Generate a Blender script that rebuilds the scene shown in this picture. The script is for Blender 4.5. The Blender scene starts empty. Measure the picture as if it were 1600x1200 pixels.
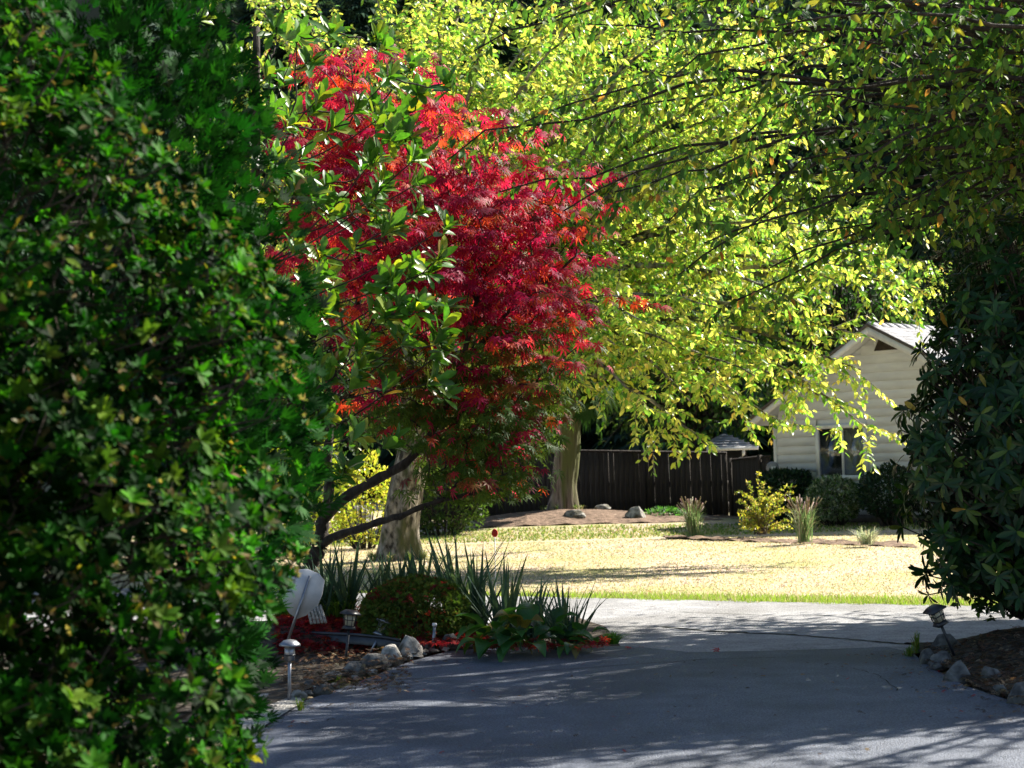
import bpy, bmesh, math, random
import numpy as np
from mathutils import Matrix, Vector, noise

# ------------------------------------------------------------------ camera, sky, sun, exposure
scene = bpy.context.scene
col = scene.collection
FPX = 2600.0                       # focal length in pixels of the 1600 px wide photograph
CAM_Z = 1.6
R = (Matrix.Rotation(math.radians(90 + 2.38), 3, 'X') @ Matrix.Rotation(math.radians(-1.72), 3, 'Z'))
cam_data = bpy.data.cameras.new('camera')
cam_data.sensor_width = 36.0
cam_data.lens = FPX / 1600 * 36
cam_data.clip_start = 0.1
cam_data.clip_end = 2000
cam_data.dof.use_dof = True
cam_data.dof.focus_distance = 14.5
cam_data.dof.aperture_fstop = 4.2
cam_obj = bpy.data.objects.new('camera', cam_data)
cam_obj.matrix_world = Matrix.Translation((0, 0, CAM_Z)) @ R.to_4x4()
col.objects.link(cam_obj)
scene.camera = cam_obj

SUN_AZ, SUN_EL = math.radians(56), math.radians(40)
to_sun = Vector((math.sin(SUN_AZ) * math.cos(SUN_EL), math.cos(SUN_AZ) * math.cos(SUN_EL), math.sin(SUN_EL)))
world = bpy.data.worlds.new('World')
scene.world = world
world.use_nodes = True
wn = world.node_tree.nodes
sky = wn.new('ShaderNodeTexSky')
sky.sky_type = 'NISHITA'
sky.sun_disc = False
sky.sun_elevation = SUN_EL
sky.sun_rotation = SUN_AZ
sky.ozone_density = 2.5
bg = wn['Background']
bg.inputs['Strength'].default_value = 0.056
world.node_tree.links.new(sky.outputs[0], bg.inputs[0])
sun = bpy.data.lights.new('sun', 'SUN')
sun.energy = 5.0
sun.angle = math.radians(0.53)
sun.color = (1.0, 0.94, 0.84)
sun_obj = bpy.data.objects.new('sun', sun)
sun_obj.rotation_euler = to_sun.to_track_quat('Z', 'Y').to_euler()
sun_obj.location = (20, 30, 40)
col.objects.link(sun_obj)
vs = scene.view_settings
vs.view_transform = 'Standard'
vs.look = 'None'
vs.exposure = 1.6
vs.gamma = 1.0
vs.use_curve_mapping = False
cy = scene.cycles
cy.use_denoising = True
cy.max_bounces = 6
cy.diffuse_bounces = 3
cy.glossy_bounces = 2
cy.transmission_bounces = 4
cy.transparent_max_bounces = 6
cy.caustics_reflective = False
cy.caustics_refractive = False
cy.sample_clamp_indirect = 6.0

# ------------------------------------------------------------------ helpers
def P(px, py, d):
    """the world point at distance y = d in the direction of a photo pixel"""
    v = R @ Vector(((px - 800) / FPX, -(py - 600) / FPX, -1))
    v = v * (d / v.y)
    return np.array((v.x, v.y, v.z + CAM_Z))

def G(px, py, z=0.0):
    """the point at height z (the ground there) in the direction of a photo pixel"""
    v = R @ Vector(((px - 800) / FPX, -(py - 600) / FPX, -1))
    t = (z - CAM_Z) / v.z
    return np.array((v.x * t, v.y * t, z))

def unit(a):
    a = np.asarray(a, float)
    return a / np.maximum(np.linalg.norm(a, axis=-1, keepdims=True), 1e-9)

def smooth(a, b, x):
    t = np.clip((np.asarray(x, float) - a) / (b - a), 0, 1)
    return t * t * (3 - 2 * t)

class MB:
    """collects vertices, faces and a colour per vertex; build() links them as one mesh object"""
    def __init__(self):
        self.V, self.F, self.C, self.n = [], [], [], 0
    def add(self, V, F, C=(1, 1, 1)):
        V = np.asarray(V, float).reshape(-1, 3)
        C = np.asarray(C, float)
        if C.ndim == 1:
            C = np.tile(C, (len(V), 1))
        self.V.append(V); self.C.append(C)
        for f in F:
            f = np.asarray(f, int)
            if f.size:
                self.F.append(f + self.n)
        self.n += len(V)
        return self
    def box(self, c, s, rz=0.0, C=(1, 1, 1), M=None):
        x, y, z = [k / 2 for k in s]
        V = np.array([(-x, -y, -z), (x, -y, -z), (x, y, -z), (-x, y, -z), (-x, -y, z), (x, -y, z), (x, y, z), (-x, y, z)])
        if M is not None:
            V = V @ np.array(M).T
        elif rz:
            cs, sn = math.cos(rz), math.sin(rz)
            V = np.c_[V[:, 0] * cs - V[:, 1] * sn, V[:, 0] * sn + V[:, 1] * cs, V[:, 2]]
        F = [[(0, 3, 2, 1), (4, 5, 6, 7), (0, 1, 5, 4), (1, 2, 6, 5), (2, 3, 7, 6), (3, 0, 4, 7)]]
        return self.add(V + np.asarray(c), F, C)
    def tube(self, pts, rad, sides=6, C=(1, 1, 1), cap=True):
        pts = np.asarray(pts, float)
        rad = np.broadcast_to(np.asarray(rad, float), (len(pts),))
        t = unit(np.gradient(pts, axis=0))
        ref = np.where(np.abs(t[:, 2:3]) > 0.9, np.array([[1.0, 0, 0]]), np.array([[0, 0, 1.0]]))
        u = unit(np.cross(t, ref)); v = np.cross(t, u)
        a = np.arange(sides) * 2 * math.pi / sides
        ring = (u[:, None] * np.cos(a)[None, :, None] + v[:, None] * np.sin(a)[None, :, None]) * rad[:, None, None] + pts[:, None]
        n = len(pts)
        i = np.arange(n - 1)[:, None] * sides + np.arange(sides)[None]
        j = np.arange(n - 1)[:, None] * sides + (np.arange(sides)[None] + 1) % sides
        F = [np.stack([i, j, j + sides, i + sides], -1).reshape(-1, 4)]
        if cap:
            F.append(np.array([list(range(sides))[::-1]]))
            F.append(np.array([[(n - 1) * sides + k for k in range(sides)]]))
        return self.add(ring.reshape(-1, 3), F, C)
    def lathe(self, prof, sides=16, o=(0, 0, 0), C=(1, 1, 1), rot=0.0):
        a = rot + np.arange(sides) * 2 * math.pi / sides
        V = np.array([[(r * math.cos(k), r * math.sin(k), z) for k in a] for r, z in prof]).reshape(-1, 3)
        n = len(prof)
        i = np.arange(n - 1)[:, None] * sides + np.arange(sides)[None]
        j = np.arange(n - 1)[:, None] * sides + (np.arange(sides)[None] + 1) % sides
        F = [np.stack([i, j, j + sides, i + sides], -1).reshape(-1, 4), np.array([list(range(sides))[::-1]]),
             np.array([[(n - 1) * sides + k for k in range(sides)]])]
        return self.add(V + np.asarray(o), F, C)
    def mesh(self, name, mat, smooth_shade=False):
        me = bpy.data.meshes.new(name)
        V = np.concatenate(self.V); C = np.concatenate(self.C)
        loops = np.concatenate([f.ravel() for f in self.F])
        sizes = np.concatenate([np.full(len(f), f.shape[1]) for f in self.F])
        me.vertices.add(len(V)); me.vertices.foreach_set('co', V.ravel())
        me.loops.add(len(loops)); me.loops.foreach_set('vertex_index', loops)
        me.polygons.add(len(sizes))
        me.polygons.foreach_set('loop_start', np.concatenate([[0], np.cumsum(sizes)[:-1]]))
        me.update(calc_edges=True)
        at = me.color_attributes.new('Col', 'FLOAT_COLOR', 'POINT')
        at.data.foreach_set('color', np.c_[C, np.ones(len(C))].astype(np.float32).ravel())
        if smooth_shade:
            me.polygons.foreach_set('use_smooth', np.ones(len(sizes), bool))
        me.validate()
        me.materials.append(mat)
        return me
    def build(self, name, mat, parent=None, smooth_shade=False, loc=None, kind=None):
        return link(name, self.mesh(name, mat, smooth_shade), parent, loc, kind)

def link(name, me, parent=None, loc=None, kind=None):
    o = bpy.data.objects.new(name, me)
    col.objects.link(o)
    if loc is not None:
        o.location = loc
    if parent is not None:
        o.parent = parent
    if kind:
        o['kind'] = kind
    return o

def tag(o, label, cat, group=None):
    o['label'] = label; o['category'] = cat
    if group:
        o['group'] = group
    return o

def thing(name, label, cat, loc=(0, 0, 0), rot=(0, 0, 0), group=None):
    o = bpy.data.objects.new(name, None)
    o.empty_display_size = 0.1
    col.objects.link(o)
    o.location = loc; o.rotation_euler = rot
    return tag(o, label, cat, group)

def offset(o):
    """parts given in world coordinates under a thing whose Empty stands at its base"""
    return np.array(o.location)

# ---- materials
def new_mat(name):
    m = bpy.data.materials.new(name)
    m.use_nodes = True
    return m, m.node_tree.nodes, m.node_tree.links, m.node_tree.nodes['Principled BSDF']

def mat_surface(name, c1, c2, scale=5.0, rough=0.8, bump=0.0, bscale=40.0, stretch=(1, 1, 1), detail=6, metal=0.0, spec=0.3, lo=0.35, hi=0.65, use_col=False, c3=None, scale3=1.0, speck=None):
    m, N, L, bs = new_mat(name)
    tc = N.new('ShaderNodeTexCoord'); mp = N.new('ShaderNodeMapping')
    mp.inputs['Scale'].default_value = stretch
    L.new(tc.outputs['Object'], mp.inputs[0])
    nz = N.new('ShaderNodeTexNoise'); nz.inputs['Scale'].default_value = scale; nz.inputs['Detail'].default_value = detail
    L.new(mp.outputs[0], nz.inputs['Vector'])
    rp = N.new('ShaderNodeValToRGB')
    rp.color_ramp.elements[0].position = lo; rp.color_ramp.elements[1].position = hi
    rp.color_ramp.elements[0].color = (*c1, 1); rp.color_ramp.elements[1].color = (*c2, 1)
    L.new(nz.outputs[0], rp.inputs[0])
    out = rp.outputs[0]
    if c3:
        n3 = N.new('ShaderNodeTexNoise'); n3.inputs['Scale'].default_value = scale3; n3.inputs['Detail'].default_value = 3
        L.new(mp.outputs[0], n3.inputs['Vector'])
        r3 = N.new('ShaderNodeValToRGB'); r3.color_ramp.elements[0].position = .48; r3.color_ramp.elements[1].position = .62
        L.new(n3.outputs[0], r3.inputs[0])
        mx = N.new('ShaderNodeMix'); mx.data_type = 'RGBA'
        L.new(r3.outputs[0], mx.inputs[0]); L.new(out, mx.inputs[6]); mx.inputs[7].default_value = (*c3, 1)
        out = mx.outputs[2]
    if speck:
        ns = N.new('ShaderNodeTexNoise'); ns.inputs['Scale'].default_value = speck[0]; ns.inputs['Detail'].default_value = 2
        L.new(mp.outputs[0], ns.inputs['Vector'])
        ms = N.new('ShaderNodeMapRange'); ms.inputs[1].default_value = .32; ms.inputs[2].default_value = .68; ms.inputs[3].default_value = speck[1]; ms.inputs[4].default_value = speck[2]
        L.new(ns.outputs[0], ms.inputs[0])
        mx = N.new('ShaderNodeMix'); mx.data_type = 'RGBA'; mx.blend_type = 'MULTIPLY'; mx.inputs[0].default_value = 1
        L.new(out, mx.inputs[6]); L.new(ms.outputs[0], mx.inputs[7]); out = mx.outputs[2]
    if use_col:
        at = N.new('ShaderNodeAttribute'); at.attribute_name = 'Col'
        mx = N.new('ShaderNodeMix'); mx.data_type = 'RGBA'; mx.blend_type = 'MULTIPLY'; mx.inputs[0].default_value = 1
        L.new(out, mx.inputs[6]); L.new(at.outputs[0], mx.inputs[7])
        out = mx.outputs[2]
    L.new(out, bs.inputs['Base Color'])
    bs.inputs['Roughness'].default_value = rough
    bs.inputs['Metallic'].default_value = metal
    bs.inputs['Specular IOR Level'].default_value = spec
    if bump:
        nb = N.new('ShaderNodeTexNoise'); nb.inputs['Scale'].default_value = bscale; nb.inputs['Detail'].default_value = 5
        L.new(mp.outputs[0], nb.inputs['Vector'])
        b = N.new('ShaderNodeBump'); b.inputs['Strength'].default_value = min(1, bump); b.inputs['Distance'].default_value = 0.03
        L.new(nb.outputs[0], b.inputs['Height']); L.new(b.outputs[0], bs.inputs['Normal'])
    return m

def mat_leaf(name, rough=0.45, spec=0.35, trans=0.4, tgain=(1.6, 1.7, 0.9), coat=0.0):
    m, N, L, bs = new_mat(name)
    at = N.new('ShaderNodeAttribute'); at.attribute_name = 'Col'
    tc = N.new('ShaderNodeTexCoord')
    nz = N.new('ShaderNodeTexNoise'); nz.inputs['Scale'].default_value = 35
    L.new(tc.outputs['Object'], nz.inputs['Vector'])
    mr = N.new('ShaderNodeMapRange'); mr.inputs[1].default_value = .3; mr.inputs[2].default_value = .7; mr.inputs[3].default_value = .75; mr.inputs[4].default_value = 1.2
    L.new(nz.outputs[0], mr.inputs[0])
    mx = N.new('ShaderNodeMix'); mx.data_type = 'RGBA'; mx.blend_type = 'MULTIPLY'; mx.inputs[0].default_value = 1
    L.new(at.outputs[0], mx.inputs[6]); L.new(mr.outputs[0], mx.inputs[7])
    L.new(mx.outputs[2], bs.inputs['Base Color'])
    bs.inputs['Roughness'].default_value = rough
    bs.inputs['Specular IOR Level'].default_value = spec
    m2 = N.new('ShaderNodeMix'); m2.data_type = 'RGBA'; m2.blend_type = 'MULTIPLY'; m2.inputs[0].default_value = 1
    m2.clamp_result = False
    L.new(mx.outputs[2], m2.inputs[6]); m2.inputs[7].default_value = (*tgain, 1)
    tr = N.new('ShaderNodeBsdfTranslucent'); L.new(m2.outputs[2], tr.inputs[0])
    ms = N.new('ShaderNodeMixShader'); ms.inputs[0].default_value = trans
    L.new(bs.outputs[0], ms.inputs[1]); L.new(tr.outputs[0], ms.inputs[2])
    L.new(ms.outputs[0], N['Material Output'].inputs[0])
    return m

M = {}
M['leaf'] = mat_leaf('leaf_soft', 0.5, 0.3, 0.45)
M['leaf_yellow'] = mat_leaf('leaf_autumn_yellow', 0.34, 0.6, 0.52, (1.7, 1.75, 0.9))
M['leaf_red'] = mat_leaf('leaf_autumn_red', 0.55, 0.16, 0.5, (1.9, 1.35, 1.0))
M['leaf_gloss'] = mat_leaf('leaf_glossy', 0.38, 0.5, 0.34, (1.9, 1.9, 0.5))
M['leaf_dark'] = mat_leaf('leaf_leathery', 0.36, 0.28, 0.2)
M['leaf_az'] = mat_leaf('leaf_azalea', 0.62, 0.07, 0.3)
M['needle'] = mat_leaf('needle', 0.65, 0.08, 0.25)
M['grass'] = mat_leaf('grass_blade', 0.6, 0.2, 0.35, (1.3, 1.3, 0.8))
M['bark'] = mat_surface('bark_dark', (0.018, 0.014, 0.011), (0.06, 0.048, 0.038), 14, 0.9, 0.8, 30, (1, 1, .35))
M['bark_grey'] = mat_surface('bark_grey_mossy', (0.035, 0.03, 0.022), (0.34, 0.30, 0.24), 11, 0.95, 1.0, 18, (1, 1, .5), 10, lo=.38, hi=.62, c3=(0.07, 0.075, 0.03), scale3=3.2)
M['bark_cedar'] = mat_surface('bark_cedar', (0.06, 0.042, 0.035), (0.36, 0.28, 0.24), 10, 0.95, 1.0, 16, (1, 1, .08), 8, lo=.38, hi=.62, c3=(0.10, 0.105, 0.035), scale3=2.6)
M['twig'] = mat_surface('twig', (0.06, 0.045, 0.035), (0.16, 0.13, 0.10), 20, 0.8)
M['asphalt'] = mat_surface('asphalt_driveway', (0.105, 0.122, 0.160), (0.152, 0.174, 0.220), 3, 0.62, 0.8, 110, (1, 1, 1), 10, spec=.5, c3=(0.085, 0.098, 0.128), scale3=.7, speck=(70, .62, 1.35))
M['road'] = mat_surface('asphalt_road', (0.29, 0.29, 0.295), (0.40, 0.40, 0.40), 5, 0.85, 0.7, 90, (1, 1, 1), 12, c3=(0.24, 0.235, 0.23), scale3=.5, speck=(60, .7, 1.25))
M['crack'] = mat_surface('crack_filler', (0.008, 0.008, 0.008), (0.03, 0.035, 0.018), 12, 0.95)
M['soil'] = mat_surface('soil', (0.022, 0.016, 0.011), (0.085, 0.065, 0.045), 18, 0.95, 1.0, 40, c3=(0.12, 0.10, 0.075), scale3=14)
M['mulch'] = mat_surface('bark_mulch', (0.08, 0.05, 0.03), (0.24, 0.16, 0.11), 8, 0.95, 1.0, 20)
M['gravel'] = mat_surface('gravel', (0.2, 0.19, 0.17), (0.5, 0.48, 0.44), 45, 0.9, 1.0, 60)
M['rock'] = mat_surface('rock_grey', (0.05, 0.05, 0.05), (0.24, 0.23, 0.21), 9, 0.95, 1.0, 22, c3=(0.10, 0.095, 0.075), scale3=5)
M['rock_pale'] = mat_surface('rock_pale_lichen', (0.10, 0.095, 0.08), (0.46, 0.44, 0.40), 8, 0.95, 1.0, 18, lo=.33, hi=.55, c3=(0.09, 0.085, 0.06), scale3=4)
M['fence'] = mat_surface('fence_dark_brown', (0.018, 0.014, 0.012), (0.05, 0.04, 0.033), 6, 0.85, 0.5, 25, (3, 3, .3), use_col=True)  # dark brown with fine grain, tinted at random per board
M['siding'] = mat_surface('siding_paint', (0.57, 0.60, 0.65), (0.65, 0.68, 0.72), 2.5, 0.6, 0.1, 20, (1, 1, 3), use_col=True)
M['white'] = mat_surface('white_paint', (0.66, 0.66, 0.65), (0.78, 0.78, 0.77), 6, 0.5)
M['trim_dark'] = mat_surface('drip_edge_brown', (0.07, 0.06, 0.05), (0.11, 0.095, 0.08), 8, 0.6)
M['shingle'] = mat_surface('shingle_pale_grey', (0.27, 0.27, 0.28), (0.42, 0.42, 0.43), 6, 0.9, 0.6, 60, use_col=True)
M['black'] = mat_surface('black_plastic', (0.012, 0.013, 0.016), (0.03, 0.032, 0.038), 18, 0.4, spec=.5)
M['steel'] = mat_surface('brushed_steel', (0.20, 0.21, 0.23), (0.34, 0.35, 0.38), 12, 0.4, metal=.8)
M['lens'] = mat_surface('frosted_lens', (0.42, 0.38, 0.26), (0.62, 0.57, 0.42), 9, 0.35)
M['sign'] = mat_surface('weathered_white_sign', (0.44, 0.46, 0.48), (0.64, 0.65, 0.66), 7, 0.55)
M['red'] = mat_surface('red_reflector', (0.55, 0.02, 0.012), (0.75, 0.05, 0.02), 8, 0.35)
M['vent'] = mat_surface('attic_vent', (0.03, 0.022, 0.018), (0.06, 0.045, 0.035), 9, 0.9)
M['curtain'] = mat_surface('curtain', (0.30, 0.28, 0.22), (0.46, 0.43, 0.35), 4, 0.9, stretch=(8, 8, .3))
M['dark_room'] = mat_surface('dark_room', (0.02, 0.02, 0.022), (0.04, 0.04, 0.042), 3, 0.9)
M['meter'] = mat_surface('meter_grey', (0.20, 0.20, 0.21), (0.30, 0.30, 0.31), 8, 0.4)
gm, gN, gL, gb = new_mat('window_glass')
gt = gN.new('ShaderNodeBsdfTransparent'); gt.inputs[0].default_value = (.75, .78, .78, 1)
gg = gN.new('ShaderNodeBsdfGlossy'); gg.inputs['Roughness'].default_value = .03
gx = gN.new('ShaderNodeMixShader'); gx.inputs[0].default_value = .14
gL.new(gt.outputs[0], gx.inputs[1]); gL.new(gg.outputs[0], gx.inputs[2]); gL.new(gx.outputs[0], gN['Material Output'].inputs[0])
M['glass'] = gm

def mat_lawn():
    m, N, L, bs = new_mat('dry_lawn')
    tc = N.new('ShaderNodeTexCoord')
    n1 = N.new('ShaderNodeTexNoise'); n1.inputs['Scale'].default_value = 0.55; n1.inputs['Detail'].default_value = 5
    n2 = N.new('ShaderNodeTexNoise'); n2.inputs['Scale'].default_value = 14; n2.inputs['Detail'].default_value = 6
    L.new(tc.outputs['Object'], n1.inputs['Vector']); L.new(tc.outputs['Object'], n2.inputs['Vector'])
    r1 = N.new('ShaderNodeValToRGB')
    e = r1.color_ramp.elements
    e[0].position = .40; e[0].color = (0.50, 0.41, 0.33, 1); e[1].position = .66; e[1].color = (0.38, 0.37, 0.18, 1)
    L.new(n1.outputs[0], r1.inputs[0])
    r2 = N.new('ShaderNodeValToRGB'); r2.color_ramp.elements[0].position = .3; r2.color_ramp.elements[1].position = .7
    r2.color_ramp.elements[0].color = (.72, .68, .62, 1); r2.color_ramp.elements[1].color = (1.1, 1.08, 1.04, 1)
    L.new(n2.outputs[0], r2.inputs[0])
    mx = N.new('ShaderNodeMix'); mx.data_type = 'RGBA'; mx.blend_type = 'MULTIPLY'; mx.inputs[0].default_value = 1
    L.new(r1.outputs[0], mx.inputs[6]); L.new(r2.outputs[0], mx.inputs[7]); L.new(mx.outputs[2], bs.inputs['Base Color'])
    bs.inputs['Roughness'].default_value = 0.95; bs.inputs['Specular IOR Level'].default_value = .1
    b = N.new('ShaderNodeBump'); b.inputs['Distance'].default_value = .04; b.inputs['Strength'].default_value = .8
    L.new(n2.outputs[0], b.inputs['Height']); L.new(b.outputs[0], bs.inputs['Normal'])
    return m
M['lawn'] = mat_lawn()
M['forest_floor'] = mat_surface('wooded_slope', (0.008, 0.014, 0.009), (0.022, 0.035, 0.018), .25, 0.95)

# ---- leaf shapes (x along the leaf, y across, z up; length 1)
def T(verts, faces):
    return np.array(verts, float), [np.array(f) for f in faces]
LEAF = T([(0, 0, 0), (.35, .22, .05), (.35, -.22, .05), (.4, 0, 0), (.72, .16, .0), (.72, -.16, .0), (1, 0, -.10)],
         [[(0, 3, 1), (0, 2, 3), (4, 3, 6), (3, 5, 6), (1, 3, 4), (3, 2, 5)]])
LEAF4 = T([(0, 0, 0), (.45, .24, .06), (.45, -.24, .06), (1, 0, -.08), (.45, 0, 0)], [[(0, 4, 1), (0, 2, 4), (1, 4, 3), (4, 2, 3)]])
MAGNOLIA = T([(0, 0, 0), (.3, .12, .05), (.3, -.12, .05), (.3, 0, 0), (.62, .19, .07), (.62, -.19, .07), (.62, 0, .02), (.86, .12, .03), (.86, -.12, .03), (1, 0, -.03)],
             [[(0, 3, 1), (0, 2, 3), (7, 6, 9), (6, 8, 9)], [(1, 3, 6, 4), (3, 2, 5, 6)], [(4, 6, 7), (6, 5, 8)]])
RHODO = T([(0, 0, 0), (.25, .10, .03), (.25, -.10, .03), (.25, 0, 0), (.6, .15, -.02), (.6, -.15, -.02), (.6, 0, -.05), (.88, .09, -.12), (.88, -.09, -.12), (1, 0, -.18)],
          [[(0, 3, 1), (0, 2, 3), (7, 6, 9), (6, 8, 9)], [(1, 3, 6, 4), (3, 2, 5, 6)], [(4, 6, 7), (6, 5, 8)]])
def _maple():
    V, F = [(0, 0, 0)], []
    for a, ln in ((-2.1, .45), (-1.35, .75), (-.68, .95), (0, 1.0), (.68, .95), (1.35, .75), (2.1, .45)):
        k = len(V)
        ca, sa = math.cos(a), math.sin(a)
        w = .095
        for r, o, z in ((.45 * ln, w, .03), (.45 * ln, -w, .03), (ln, 0, -.16 * ln), ):
            V.append((r * ca - o * sa, r * sa + o * ca, z))
        F += [(0, k + 1, k), (k + 1, k + 2, k)]
    return T(V, [F])
MAPLE = _maple()
def _fan(n, spread, w, curl, bend):
    V, F = [], []
    for i in range(n):
        a = spread * (2 * i / (n - 1) - 1)
        ln = 1.0 - .45 * abs(a) / max(spread, 1e-6) + .08 * ((i * 7) % 3 - 1)
        k = len(V); ca, sa = math.cos(a), math.sin(a)
        V += [(0.05 * ca, 0.05 * sa - .01, 0), (.55 * ln * ca - w * sa, .55 * ln * sa + w * ca, curl * ln), (.55 * ln * ca + w * sa, .55 * ln * sa - w * ca, curl * ln), (ln * ca, ln * sa, bend * ln)]
        F += [(k, k + 2, k + 1), (k + 1, k + 2, k + 3)]
    return T(V, [F])
SPRAY = _fan(7, 1.0, .075, .06, -.02)
BOUGH = _fan(9, .8, .06, .02, -.22)
BLADE = T([(0, -.5, 0), (0, .5, 0), (1, 0, 0)], [[(0, 1, 2)]])

def scatter(tmpl, pos, X, Z, size, colr, width=1.0):
    """leaf copies: N positions, tip directions X, face normals Z, sizes and colours -> V, F, C"""
    tv, tf = tmpl
    N = len(pos); m = len(tv)
    x = unit(X); y = unit(np.cross(Z, x)); z = np.cross(x, y)
    s = np.broadcast_to(np.asarray(size, float), (N,))
    w = np.broadcast_to(np.asarray(width, float), (N,))
    V = pos[:, None] + s[:, None, None] * (tv[None, :, 0:1] * x[:, None] + tv[None, :, 1:2] * w[:, None, None] * y[:, None] + tv[None, :, 2:3] * z[:, None])
    off = (np.arange(N) * m)[:, None, None]
    F = [(f[None] + off).reshape(-1, f.shape[1]) for f in tf]
    return V.reshape(-1, 3), F, np.repeat(colr, m, 0)

def pick(rng, palette, weights, n, jitter=.25):
    p = np.array(palette); w = np.array(weights, float)
    c = p[rng.choice(len(p), n, p=w / w.sum())]
    return np.clip(c * (1 + jitter * rng.uniform(-1, 1, (n, 1))) * (1 + .12 * rng.uniform(-1, 1, (n, 3))), .002, .9)

def project(p):
    v = (np.asarray(p) - np.array((0, 0, CAM_Z))) @ np.array(R)
    return 800 + FPX * v[:, 0] / -v[:, 2], 600 - FPX * v[:, 1] / -v[:, 2]

def foliage(parent, tmpl, pos, X, Z, size, colr, mat, rng, n_leaf=0, name='crown', width=1.0, min_d=0.0, owner=None):
    """the crown as one mesh, and the leaves that show largest as objects of their own under it"""
    o0 = np.array((parent.location if owner is None else owner.location))
    size = np.broadcast_to(np.asarray(size, float), (len(pos),)).copy()
    single = np.zeros(len(pos), bool)
    if n_leaf:
        px, py = project(pos)
        d = np.linalg.norm(pos - np.array((0, 0, CAM_Z)), axis=1)
        ok = (px > 5) & (px < 1595) & (py > 5) & (py < 1195)
        sc = np.where(ok, size / d, 0) * rng.uniform(.9, 1.1, len(pos)) + np.where(ok, (d.max() - d) / d.max() * .02, 0)
        single[np.argsort(-sc)[:n_leaf]] = True
    mb = MB()
    k = ~single
    mb.add(*scatter(tmpl, pos[k] - o0, X[k], Z[k], size[k], colr[k], np.broadcast_to(width, (len(pos),))[k]))
    crown = mb.build(name, mat, parent, kind='stuff')
    if n_leaf:
        idx = np.nonzero(single)[0]
        idx = idx[np.argsort(colr[idx] @ np.array((1.0, .3, .1)))]
        x = unit(X[idx]); y = unit(np.cross(Z[idx], x)); z = np.cross(x, y)
        for g in np.array_split(np.arange(len(idx)), 10):
            if not len(g):
                continue
            me = MB().add(tmpl[0] * np.array((1, np.mean(np.broadcast_to(width, (len(pos),))), 1)), tmpl[1], colr[idx[g]].mean(0)).mesh('leaf', mat)
            for i in g:
                q = idx[i]
                ob = bpy.data.objects.new('leaf', me)
                mw = Matrix.Identity(4)
                for r in range(3):
                    mw[r][0], mw[r][1], mw[r][2], mw[r][3] = x[i][r] * size[q], y[i][r] * size[q], z[i][r] * size[q], pos[q][r] - o0[r]
                ob.matrix_local = mw
                col.objects.link(ob)
                ob.parent = crown
                ob.matrix_parent_inverse = Matrix.Identity(4)
    return crown

def bez(a, b, c, n):
    t = np.linspace(0, 1, n)[:, None]
    return (1 - t) ** 2 * a + 2 * t * (1 - t) * b + t * t * c

def wobble(pts, amp, rng):
    n = len(pts)
    w = np.cumsum(rng.normal(0, 1, (n, 3)), 0)
    w -= np.linspace(0, 1, n)[:, None] * w[-1] + (1 - np.linspace(0, 1, n)[:, None]) * w[0]
    return pts + w * amp

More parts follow.
